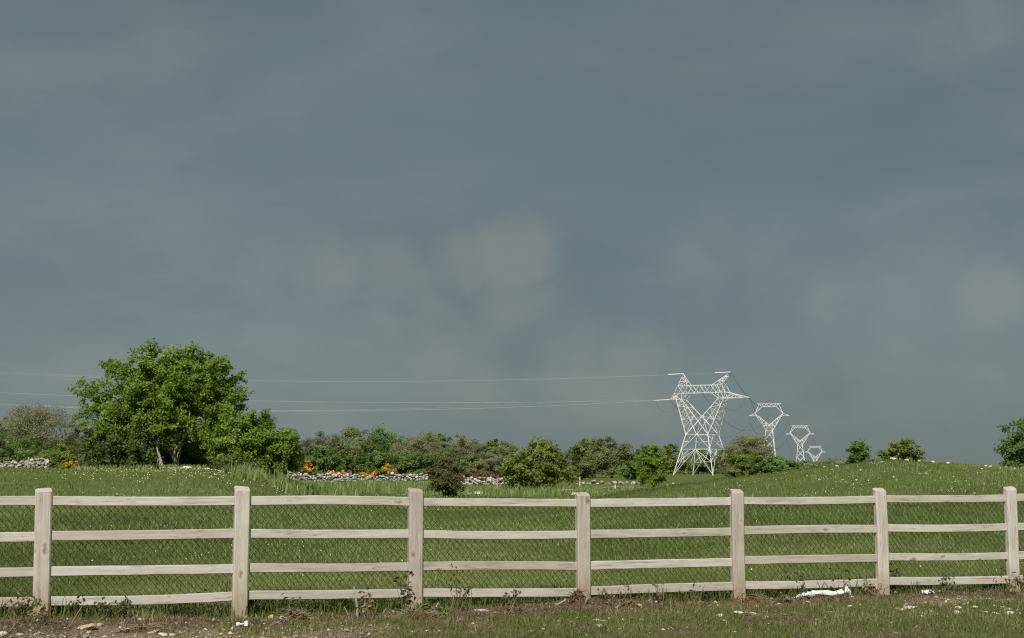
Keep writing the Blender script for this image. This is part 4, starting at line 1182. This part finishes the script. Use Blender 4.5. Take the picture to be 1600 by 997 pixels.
# verge grass in front of the fence
X, Y, r = scatter(150000, 11.8, 19.5, seed=35)
s, q, soil, gr = masks(X, Y)
tuft = fbm(X + 9, Y, 1.8, 3); n = len(X)
keep = (q > -.05) & (r.uniform(0, 1, n) > np.clip(soil * 1.0 + gr * .8, 0, .965)) & (tuft + r.normal(0, .1, n) > .34)
X, Y, tuft, s = X[keep], Y[keep], tuft[keep], s[keep]; n = len(X)
blades('verge_grass', 'sparse rough grass on the verge in front of the fence', 'grass', X, Y, r.uniform(.02, .075, n) * (.55 + tuft), r.uniform(.005, .011, n), M['verge_grass'], .36 + (tuft - .5) * .9 + r.normal(0, .2, n), 1.0, 36)
# dead stalks and litter on the soil
X, Y, r = scatter(150000, 11.8, 19.5, seed=37)
s, q, soil, gr = masks(X, Y); n = len(X)
keep = (q > -.35) & (r.uniform(0, 1, n) < np.clip(soil * .75 + .16, 0, 1) * (fbm(X, Y, 2.2, 3) > .40)); X, Y = X[keep], Y[keep]; n = len(X)
blades('dead_grass', 'dry dead grass stalks strewn over the bare soil', 'dead grass', X, Y, r.uniform(.015, .07, n), r.uniform(.003, .008, n), M['dry'], .3 + r.normal(0, .28, n), 2.8, 38)
# tall pale grass and iris leaves by the hawthorn and along the wall
Xs, Ys, Hs = [], [], []
for px0, px1, d0, d1, n, hh in ((352, 560, 66, 84, 5200, .62), (440, 690, 90, 135, 6500, .55), (545, 700, 120, 170, 4200, .6), (770, 1005, 88, 116, 5600, .45), (670, 800, 92, 130, 2600, .45), (985, 1090, 84, 96, 900, .35), (360, 480, 60, 70, 1800, .45), (120, 350, 69.5, 72.5, 2600, .24)):
    r = np.random.default_rng(int(px0))
    px = r.uniform(px0, px1, n); Y = r.uniform(d0, d1, n)
    e = np.minimum((px - px0), (px1 - px)) / (px1 - px0) * 5
    tf = fbm(px * .03, Y * .5, 1.5, 3)
    keep = (r.uniform(0, 1, n) < np.clip(e + .15, 0, 1)) & (tf + r.normal(0, .05, n) > .52); px, Y = px[keep], Y[keep]
    Xs.append(gx(px, Y)); Ys.append(Y); Hs.append(hh * r.uniform(.5, 1.2, len(px)))
X, Y, h = map(np.concatenate, (Xs, Ys, Hs)); n = len(X); r = np.random.default_rng(40)
blades('tall_grass', 'patches of tall pale green grass before the stone wall and bushes', 'grass', X, Y, h, r.uniform(.035, .075, n), M['tall_grass'], .42 + r.normal(0, .3, n), .45, 41)
# paler clumps of coarse grass seen through the fence
Xs, Ys = [], []
r = np.random.default_rng(44)
for c in range(260):
    Y0 = r.uniform(22, 50); px0 = r.choice([r.uniform(380, 640), r.uniform(650, 1180), r.uniform(1180, 1600), r.uniform(0, 400)], p=[.3, .35, .2, .15])
    k = r.integers(20, 80); Xs.append(gx(px0, Y0) + r.normal(0, .35, k)); Ys.append(Y0 + r.normal(0, .5, k))
X, Y = np.concatenate(Xs), np.concatenate(Ys); n = len(X)
blades('coarse_grass', 'paler coarse grass tussocks in the field behind the fence', 'grass', X, Y, r.uniform(.08, .22, n), r.uniform(.010, .020, n) * Y / 35, M['tall_grass'], .22 + r.normal(0, .25, n), .9, 45)

# daisies: little flat rosettes standing just above the turf
def daisies(name, label, px, Y, size, seed):
    r = np.random.default_rng(seed); n = len(px)
    X = gx(px, Y); Z = terrain(X, Y) + r.uniform(.05, .10, n)
    C = np.stack([X, Y, Z], -1); s = size * r.uniform(.6, 1.4, n)
    ang = np.arange(6) / 6 * 6.283
    tl = r.normal(0, .35, n); tx = -.55 + tl
    ring = np.stack([np.cos(ang), np.sin(ang), np.zeros(6)], -1)
    V = C[:, None, :] + ring[None] * s[:, None, None] * .5
    V[:, :, 2] += -ring[None, :, 1] * s[:, None] * .5 * -.8                   # faces lean towards the light
    top = C + np.array([0, -.004, .01])
    VV = np.concatenate([V, top[:, None, :]], 1).reshape(-1, 3)
    i = np.arange(n) * 7
    T = np.concatenate([np.stack([i + k, i + (k + 1) % 6, i + 6], -1) for k in range(6)])
    return tag(link(name, mesh_np(name, VV, T, M['daisy'], {'tint': np.repeat(r.uniform(0, 1, n), 7)})), label, 'flowers', None, 'stuff')
r = np.random.default_rng(50)
pxs, Ys = [], []
for n, c0, sdv, d0, d1 in ((190, 250, 95, 52, 71), (90, 330, 60, 58, 70), (50, 120, 110, 40, 70), (60, 420, 90, 50, 80)):
    p = r.normal(c0, sdv, n); pxs.append(p); Ys.append(r.uniform(d0, d1, n))
pxs.append(r.uniform(430, 700, 240)); Ys.append(r.uniform(58, 105, 240))
daisies('daisies', 'white daisies scattered over the grass before the hawthorn', np.concatenate(pxs), np.concatenate(Ys), .030, 51)
pm = r.uniform(1130, 1640, 900); Ym = r.uniform(36, 54.5, 900); _k = fbm(pm * .02, Ym * .25, 1.0, 3) > .53; pm, Ym = pm[_k], Ym[_k]
daisies('daisies', 'pale daisies speckling the grassy mound on the right', pm, Ym, .017, 52)
pf = np.concatenate([r.uniform(0, 1600, 320), r.uniform(0, 700, 220)]); Yf = r.uniform(19, 48, 540); _k = fbm(pf * .012, Yf * .3, 1.0, 3) > .56; pf, Yf = pf[_k], Yf[_k]
daisies('daisies', 'white daisies in the grass seen through the fence', pf, Yf, .016, 53)

# ------------------------------------------------------------------ verge litter: stones, clods, sticks, weeds, rubbish
def spot(px, py):
    """point on the ground seen at photo pixel (px, py), near the fence"""
    lo, hi = 9.0, 30.0
    for _ in range(40):
        m_ = (lo + hi) / 2; p = at(px, py, m_)
        if p.z > tz(p.x, p.y): lo = m_
        else: hi = m_
    return at(px, py, lo)
ST = [stone_mesh('pale_stone', 540 + i, M['stone'], 0.62, 2) for i in range(7)]
TAN = [stone_mesh('ochre_stone', 550 + i, M['tan'], 0.7, 2) for i in range(3)]
def small(name, label, cat, px, py, wpx, ratio, group, seed, meshes):
    p = spot(px, py); k = p.y / F; w = wpx * k
    r = np.random.default_rng(1000 + seed)
    h = w * ratio
    o = link(name, meshes[seed % len(meshes)], None, (p.x, p.y, tz(p.x, p.y) + h * .22))
    o.scale = (w * 1.15, w * r.uniform(.7, 1.0), h * 1.7); o.rotation_euler = (r.normal() * .12, r.normal() * .12, r.normal() * .25)
    return tag(o, label, cat, group)
small('stone', 'long flat buff stone on the soil right of the first full fence post', 'stone', 139, 981, 24, .32, None, 1, TAN)
small('stone', 'rounded buff stone joined to the long flat one by the first post', 'stone', 156, 978, 12, .55, None, 2, TAN)
small('stone', 'large pale stone at the bottom left corner', 'stone', 3, 993, 18, .5, None, 3, ST)
small('stone', 'orange stone in the dry root clump right of the second post', 'stone', 424, 966, 12, .75, None, 2, TAN)
small('stone', 'pale oval stone beside the orange one', 'stone', 442, 967, 13, .5, None, 4, ST)
small('stone', 'cream stone at the foot of the second post', 'stone', 385, 966, 9, .6, None, 5, ST)
small('stone', 'white chalky flat stone left of the fourth post', 'stone', 753, 957, 26, .28, None, 6, ST)
small('stone', 'pale upright stone in the earth heap right of the fourth post', 'stone', 965, 951, 10, .7, None, 7, ST)
small('stone', 'pinkish stone in the earth heap right of the fourth post', 'stone', 999, 949, 12, .6, None, 0, TAN)
small('stone', 'grey slab like stone in the grass below the fifth post', 'stone', 1176, 961, 24, .28, None, 8, ST)
small('stone', 'cream lens shaped stone left of the grey slab', 'stone', 1153, 958, 14, .4, None, 9, ST)
small('stone', 'rounded stone below the cream lens shaped one', 'stone', 1125, 964, 12, .6, None, 10, ST)
small('stone', 'pale broken stone lumps in the gravel below the sixth post', 'stone', 1419, 953, 24, .35, None, 11, ST)
small('stone', 'squarish white stone in the gravel right of the sixth post', 'stone', 1495, 960, 14, .6, None, 12, ST)
small('stone', 'white stone at the right end of the white sack', 'stone', 1331, 934, 10, .45, None, 13, ST)
gs = [(31, 993, 12), (51, 982, 6), (57, 991, 7), (75, 994, 5), (139, 989, 8), (188, 981, 6), (199, 983, 7), (215, 987, 6), (100, 995, 6), (255, 993, 14), (270, 994, 12), (291, 974, 5), (345, 992, 9), (322, 984, 6),
      (308, 996, 7), (236, 990, 10), (466, 980, 5), (481, 984, 4), (514, 978, 4), (520, 979, 4), (410, 991, 5), (431, 992, 4), (614, 970, 6), (666, 986, 4), (697, 972, 5), (935, 979, 12), (952, 967, 6), (968, 983, 5),
      (943, 971, 9), (975, 970, 9), (901, 966, 5), (913, 964, 4), (830, 988, 10), (848, 984, 8), (932, 971, 14), (1003, 969, 8), (1024, 961, 4), (1110, 947, 6), (1114, 951, 5), (1132, 947, 8), (1123, 947, 7), (1132, 970, 6),
      (1103, 971, 5), (1263, 942, 8), (1268, 948, 10), (1275, 950, 9), (1281, 949, 8), (1328, 948, 8), (1294, 957, 6), (1300, 957, 5), (1275, 969, 5), (1316, 962, 5), (1361, 949, 7), (1343, 945, 5), (1393, 958, 6), (1400, 952, 7),
      (1408, 954, 9), (1359, 960, 5), (1390, 963, 6), (1430, 949, 7), (1455, 956, 8), (1462, 961, 7), (1493, 946, 7), (1501, 945, 6), (1510, 945, 12), (1498, 951, 12), (1522, 950, 11), (1518, 954, 6), (1443, 960, 9), (1540, 958, 10), (1556, 960, 11),
      (1578, 960, 16), (1590, 954, 8), (1575, 953, 10), (1555, 948, 8), (1567, 949, 7), (1592, 959, 7), (1477, 971, 4), (1570, 993, 6), (1578, 938, 6), (1590, 937, 5), (1567, 942, 5), (1439, 965, 12), (1480, 964, 5), (1535, 962, 8), (1015, 989, 4), (1010, 991, 4)]
BAYS = [(0, 'left of the first post'), (69, 'between the first and second posts'), (377, 'between the second and third posts'), (649, 'between the third and fourth posts'),
        (911, 'between the fourth and fifth posts'), (1152, 'between the fifth and sixth posts'), (1376, 'between the sixth and last posts'), (1579, 'right of the last post')]
count = {}
for i, (px, py, w) in enumerate(sorted(gs)):
    bay = max(j for j, b_ in enumerate(BAYS) if px >= b_[0]); count[bay] = count.get(bay, 0) + 1
    small('stone', '%s small pale stone from the left %s' % (ORD[count[bay] - 1], BAYS[bay][1]), 'stone', px, py, w, .5, 'small stones strewn on the verge', 20 + i, ST)
# uncountable pebbles
X, Y, r = scatter(13000, 11.8, 19.5, seed=60)
s, q, soil, gr = masks(X, Y); n = len(X)
keep = (q > -.3) & (r.uniform(0, 1, n) < np.clip(gr * .9 + soil * .16, 0, 1)); X, Y = X[keep], Y[keep]; n = len(X)
oct_ = np.array([(1, 0, 0), (0, 1, 0), (-1, 0, 0), (0, -1, 0), (0, 0, .7), (0, 0, -.7)], float)
rot = r.uniform(0, 6.283, n); sz = r.uniform(.006, .022, n) * r.uniform(.6, 1.4, n)
V = np.repeat(oct_[None], n, 0) * r.uniform(.6, 1.3, (n, 6, 1)) * sz[:, None, None]
cx, sx_ = np.cos(rot)[:, None], np.sin(rot)[:, None]
V = np.stack([V[..., 0] * cx - V[..., 1] * sx_, V[..., 0] * sx_ + V[..., 1] * cx, V[..., 2]], -1) + np.stack([X, Y, terrain(X, Y) + sz * .3], -1)[:, None, :]
tri = np.array([(0, 1, 4), (1, 2, 4), (2, 3, 4), (3, 0, 4), (1, 0, 5), (2, 1, 5), (3, 2, 5), (0, 3, 5)])
T = (np.arange(n) * 6)[:, None, None] + tri[None]
M['pebble'] = leaf_mat('pebble', (0.15, 0.115, 0.075), (0.27, 0.225, 0.16), (0.52, 0.46, 0.37), 0.0, .95)
tag(link('gravel', mesh_np('gravel', V.reshape(-1, 3), T.reshape(-1, 3), M['pebble'], {'tint': np.repeat(r.uniform(0, 1, n), 6)})), 'scattered pale gravel on the bare verge', 'gravel', None, 'stuff')

# dug earth heaps: lumpy mounds with dead roots sticking out
def heap(label, px, py, wpx, hpx, seed, mat='clod', roots=26):
    p = spot(px, py); k = p.y / F; w, h = wpx * k, hpx * k
    r = np.random.default_rng(seed)
    root = empty('earth_heap', (p.x, p.y, tz(p.x, p.y))); tag(root, label, 'earth heap', 'dug earth heaps at the fence')
    n, m_ = 26, 9; V = []
    for j in range(m_ + 1):
        t = j / m_
        for i in range(n):
            a = i / n * 6.283
            rr = (1 - t) * (1 + .25 * math.sin(a * 2 + seed) + .12 * math.sin(a * 5 + seed * 2)) * w / 2
            V.append((rr * math.cos(a) + r.normal() * .012, rr * .6 * math.sin(a) + r.normal() * .012, h * (1 - (1 - t) ** 1.7) - .03 + r.normal() * .013))
    Q = [(j * n + i, j * n + (i + 1) % n, (j + 1) * n + (i + 1) % n, (j + 1) * n + i) for j in range(m_) for i in range(n)]
    link('soil', mesh_np('soil', V, np.array(Q), M[mat], None, False), root)
    mb = MB()
    for i in range(roots):
        a = r.uniform(0, 6.28); q = r.uniform(.2, .95)
        b0 = Vector((math.cos(a) * w * .5 * q, math.sin(a) * w * .3 * q - .01, h * (1 - q ** 1.6)))
        d = Vector((r.normal(), r.normal() - .3, r.uniform(-.2, .7))).normalized() * r.uniform(.05, .17)
        mb.tube([b0, b0 + d * .5 + Vector(r.normal(size=3)) * .01, b0 + d + Vector((0, 0, -.02))], [.004, .003, .0015], 3, False)
    mb.build('roots', M['stem'], root)
heap('dark red brown earth heap at the right foot of the fifth post', 1176, 943, 44, 16, 801)
heap('dark earth clod with roots leaning on the fourth post', 903, 942, 34, 22, 802)
heap('low reddish earth heap between the fourth and fifth posts', 985, 951, 50, 13, 803)
heap('heap of dry roots and soil right of the second post', 462, 975, 46, 22, 804, 'clod', 90)
heap('flat heap of dead roots around the foot of the third post', 648, 966, 100, 12, 805, 'clod', 90)
heap('low crumbling earth ridge under the white sack', 1290, 940, 100, 8, 806, 'clod', 24)
heap('dark soil ridge between the first and second posts', 225, 984, 70, 8, 807, 'clod', 20)

# sticks
def stick(label, p0, p1, w, mat='greypost', name='stick'):
    """p0, p1: (px, py) ends; lower end on the ground"""
    g = spot(*p0); e = at(p1[0], p1[1], g.y - .02)
    r = np.random.default_rng(int(p0[0] * 7 + p0[1]))
    mid = g.lerp(e, .5) + Vector((r.normal() * .008, 0, r.normal() * .008))
    mb = MB(); mb.tube([Vector((0, 0, -.02)), mid - g, e - g], [w / 2, w * .46, w * .36], 5)
    return tag(mb.build(name, M[mat], None, g), label, 'stick')
stick('pale broken cane standing left of the third post', (559, 963), (553, 916), .020)
stick('leaning dead stalk right of the first post', (105, 983), (128, 948), .012, 'stem')
stick('pale stick leaning at the bottom left by the first post', (13, 987), (30, 968), .012, 'stem')
stick('thin dry stalk leaning in the bay left of the fourth post', (793, 960), (807, 934), .009, 'stem')
stick('pale twin stalk between fourth and fifth posts, the left one', (1019, 952), (1019, 926), .010, 'stem')
stick('pale twin stalk between fourth and fifth posts, the right one', (1035, 948), (1037, 918), .008, 'stem')
stick('bent pale root left of the fourth post', (866, 947), (885, 937), .014)
stick('short pale splinter at the foot of the fourth post', (913, 944), (918, 926), .010)
stick('thin twig lying right of the earth heap at the fifth post', (1213, 950), (1203, 941), .012, 'stem')
stick('dry brown stalk pair behind the earth between first and second posts, left', (212, 972), (206, 951), .012, 'stem')
stick('dry straw coloured stalk between the first and second posts, thickest', (221, 974), (223, 951), .018, 'stem')
stick('dry stalk just right of the thickest straw coloured one', (227, 973), (229, 953), .010, 'stem')
stick('pale stalk in the middle of the bay left of the second post', (240, 973), (240, 953), .009)
stick('short curved pale stalk left of the second post', (260, 972), (257, 963), .009)
stick('thin dead stem rising beside the left side of the second post', (353, 962), (358, 888), .007, 'stem')
stick('pale stalk left of the broken cane', (546, 966), (538, 948), .008)
stick('short pale stalk touching the foot of the broken cane', (554, 968), (550, 958), .008)
stick('pale bone like stick at the left foot of the third post', (597, 961), (604, 950), .010)
stick('slanting weed stalk right of the third post', (703, 956), (710, 930), .009, 'stem')

# weeds in front of the rails
def weed(label, px, py, hpx, seed, n=7, lean=0.25, leafs=10, name='weed_plant', mat='weed', lsz=.028):
    g = spot(px, py); k = g.y / F; H = hpx * k
    r = np.random.default_rng(seed)
    root = empty(name, g); tag(root, label, 'weed')
    mb = MB(); C = []
    for i in range(n):
        d = Vector((r.normal() * lean, r.normal() * lean * .4, 1)).normalized() * H * r.uniform(.55, 1.05)
        cv = Vector((r.normal() * .05, r.normal() * .02, 0))
        pts = [Vector((r.normal() * .02, r.normal() * .02, -.02)), d * .35 + cv * .6, d * .7 + cv, d + cv * .3]
        mb.tube(pts, [.0035, .003, .0022, .001], 3, False)
        for j in range(leafs):
            t = r.uniform(.3, 1.0); q = d * t + cv * .7
            C.append((q.x + r.normal() * .02, q.y + r.normal() * .02, q.z + r.normal() * .012))
    mb.build('stem', M['stem'], root)
    C = np.array(C); V, Fq = leaves(C, lsz, .5, elong=1.5, r=r)
    link('leaves', mesh_np('leaves', V, Fq, M[mat], {'tint': np.repeat(np.clip(r.normal(.5, .25, len(C)), 0, 1), 4)}), root)
WD = [(45, 972, 60, 8, .3, 12, 'yellow green weed climbing against the left side of the first post', 'verge_grass'), (25, 975, 46, 5, .4, 6, 'thin sprig of weed at the left edge below the rails', 'weed'),
      (72, 975, 36, 6, .5, 8, 'reddish brown dock at the foot of the first post', 'rust'), (118, 965, 38, 4, .3, 6, 'thin budding weed just right of the first post', 'weed'),
      (188, 968, 40, 7, .3, 12, 'bushy dark weed in the middle of the bay right of the first post', 'weed'), (160, 966, 34, 5, .3, 8, 'small grey weed left of the bushy dark one', 'weed'),
      (310, 962, 36, 5, .35, 6, 'sparse weed before the bottom rail left of the second post', 'weed'), (282, 962, 30, 3, .2, 6, 'slim upright weed left of the sparse one by the second post', 'weed'),
      (462, 964, 42, 6, .35, 8, 'twiggy weed growing from the dry root heap', 'weed'), (570, 964, 46, 7, .25, 8, 'pale dead weed right of the broken cane', 'dry'),
      (634, 962, 76, 6, .10, 16, 'dark bramble climbing the left edge of the third post', 'weed'), (652, 960, 28, 4, .4, 6, 'small bramble sprig on the foot of the third post', 'weed'),
      (716, 955, 66, 5, .18, 10, 'tall leafy weed right of the third post', 'weed'), (735, 957, 60, 4, .2, 9, 'second tall weed leaning beyond the third post', 'weed'),
      (805, 958, 44, 6, .4, 8, 'branching weed before the bottom rail left of the fourth post', 'weed'), (965, 948, 40, 6, .4, 6, 'fine dry weed just right of the fourth post', 'dry'),
      (1030, 946, 54, 5, .35, 4, 'sparse wiry weed behind the pale twin stalks', 'weed'), (1090, 946, 38, 4, .4, 5, 'wiry weed left of the fifth post', 'weed'),
      (1254, 938, 54, 5, .25, 9, 'leafy weed over the left end of the white sack', 'weed'), (1315, 938, 56, 4, .3, 5, 'leafy weed over the right end of the white sack', 'weed'),
      (1398, 926, 58, 6, .2, 12, 'bushy weed right of the sixth post', 'weed'), (1476, 928, 40, 5, .3, 9, 'dark weed before the bottom rail between the last two posts', 'weed'),
      (1553, 924, 40, 5, .35, 8, 'dark leafed weed left of the last post', 'weed'), (1590, 930, 52, 9, .4, 9, 'brown dry weed at the foot of the last post', 'rust'),
      (1362, 932, 30, 8, .5, 4, 'dry straw tuft at the left foot of the sixth post', 'dry'), (1390, 930, 26, 8, .5, 4, 'dry straw tuft at the right foot of the sixth post', 'dry'),
      (1226, 942, 18, 14, .8, 3, 'bleached straw tuft at the left tip of the white sack', 'dry'), (678, 958, 22, 10, .7, 5, 'pale dry leaves heaped right of the third post', 'dry'),
      (690, 962, 18, 6, .8, 9, 'small green leaved plant before the third bay', 'green'), (578, 966, 42, 6, .14, 3, 'yellowing iris leaves left of the third post', 'verge_grass')]
for i, (px, py, h, n, ln, lf, lab, mt) in enumerate(WD):
    weed(lab, px, py, h, 850 + i, n, ln, lf, mat=mt, lsz=.030)

# rubbish: white sack, crumpled paper, white fitting, dark green stub
g = spot(1282, 935); k = g.y / F
root = empty('white_sack', g); tag(root, 'long crumpled white plastic sack lying below the rails', 'sack')
prof = [(-44, -1, .8), (-40, 1.0, 2.0), (-30, 4.0, 4.6), (-19, 7.0, 6.6), (-16, 5.6, 5.4), (-13, 7.2, 7.0), (-5, 7.8, 5.6), (4, 8.6, 4.6), (12, 8.0, 5.6), (20, 6.2, 6.0), (28, 8.2, 6.0), (35, 10.5, 7.0), (41, 13.5, 7.6), (43, 11.5, 9.0), (45.5, 8.5, 5.5)]
V = []; NR = 14; r = np.random.default_rng(77)
for j, (xx, cz, hh) in enumerate(prof):
    for i in range(NR):
        a = i / NR * 6.283
        fold = 1 + .17 * math.sin(a * 3 + j * 1.9) + .06 * math.sin(a * 5 + j * 2.7) + r.normal() * .05
        V.append((xx * k + r.normal() * .004, math.cos(a) * hh * k * .95 * fold, max(-.01, cz * k + math.sin(a) * hh * k * .70 * fold + r.normal() * .006)))
Q = [(j * NR + i, j * NR + (i + 1) % NR, (j + 1) * NR + (i + 1) % NR, (j + 1) * NR + i) for j in range(len(prof) - 1) for i in range(NR)]
o = link('sack_body', mesh_np('sack_body', V, [np.array(Q), np.array([list(range(NR)), list(range((len(prof) - 1) * NR + NR - 1, (len(prof) - 1) * NR - 1, -1))])], M['sack'], None, True), root)
ss = o.modifiers.new('sub', 'SUBSURF'); ss.levels = 1; ss.render_levels = 2
mb = MB(); mb.tube([(-14.5 * k, -.052, .01), (-15.2 * k, -.056, .045), (-14.6 * k, -.045, .08)], [.004, .006, .002], 5); mb.build('fold_tie', M['greypost'], root)

def crumple(name, label, cat, px, py, wpx, hpx, seed, mat):
    g = spot(px, py); k = g.y / F; r = np.random.default_rng(seed)
    n = 9; V = []
    for j in range(n):
        for i in range(n):
            u, v = i / (n - 1) - .5, j / (n - 1) - .5
            V.append((u * wpx * k, v * wpx * k * .6 + r.normal() * .006, abs(.012 + hpx * k * (.45 + .5 * math.sin(u * 9 + seed) * math.cos(v * 7)) * (1 - abs(u) * .6) + r.normal() * .008)))
    Q = [(j * n + i, j * n + i + 1, (j + 1) * n + i + 1, (j + 1) * n + i) for j in range(n - 1) for i in range(n - 1)]
    o = link(name, mesh_np(name, V, np.array(Q), mat, None, False), None, g)
    so = o.modifiers.new('thick', 'SOLIDIFY'); so.thickness = .002
    return tag(o, label, cat)
crumple('crumpled_paper', 'crumpled scrap of white paper in the grass right of the sixth post', 'paper', 1450, 929, 18, 7, 3, M['paint'])
g = spot(378, 980); k = g.y / F
root = empty('plastic_fitting', g, .15); tag(root, 'small white plastic fitting with two thick ends by the second post', 'litter')
mb = MB(); mb.tube([(-9 * k, 0, 4.2 * k), (-8 * k, 0, 4.2 * k), (-4 * k, 0, 4.2 * k), (-3.4 * k, 0, 4.2 * k)], [2.6 * k, 3.4 * k, 3.4 * k, 2.5 * k], 12); mb.build('round_end', M['bluish'], root, smooth=False)
mb = MB(); mb.tube([(3.6 * k, 0, 5.5 * k), (4.2 * k, 0, 5.5 * k), (8.2 * k, 0, 5.8 * k), (9.2 * k, 0, 5.8 * k)], [4.2 * k, 5.0 * k, 5.4 * k, 4.4 * k], 4); mb.build('square_end', M['bluish'], root)
mb = MB(); mb.tube([(-4 * k, 0, 4.4 * k), (4.4 * k, 0, 5.2 * k)], [1.5 * k, 1.6 * k], 8); mb.build('bar', M['paint'], root)
p = F0 + FD * float(np.interp(398, [p[0] for p in POSTS], _fs)) + FN * -.11; p.z = tz(p.x, p.y)
mb = MB(); mb.tube([(0, 0, -.02), (0, 0, .02), (0, 0, .16), (0, 0, .17)], [.02, .032, .03, .026], 8); mb.tube([(.045, 0, -.02), (.045, 0, .155)], [.007, .007], 6)
tag(mb.build('plastic_stub', M['darkgreen'], None, p), 'dark green plastic stub behind the bottom rail right of the second post', 'stub')
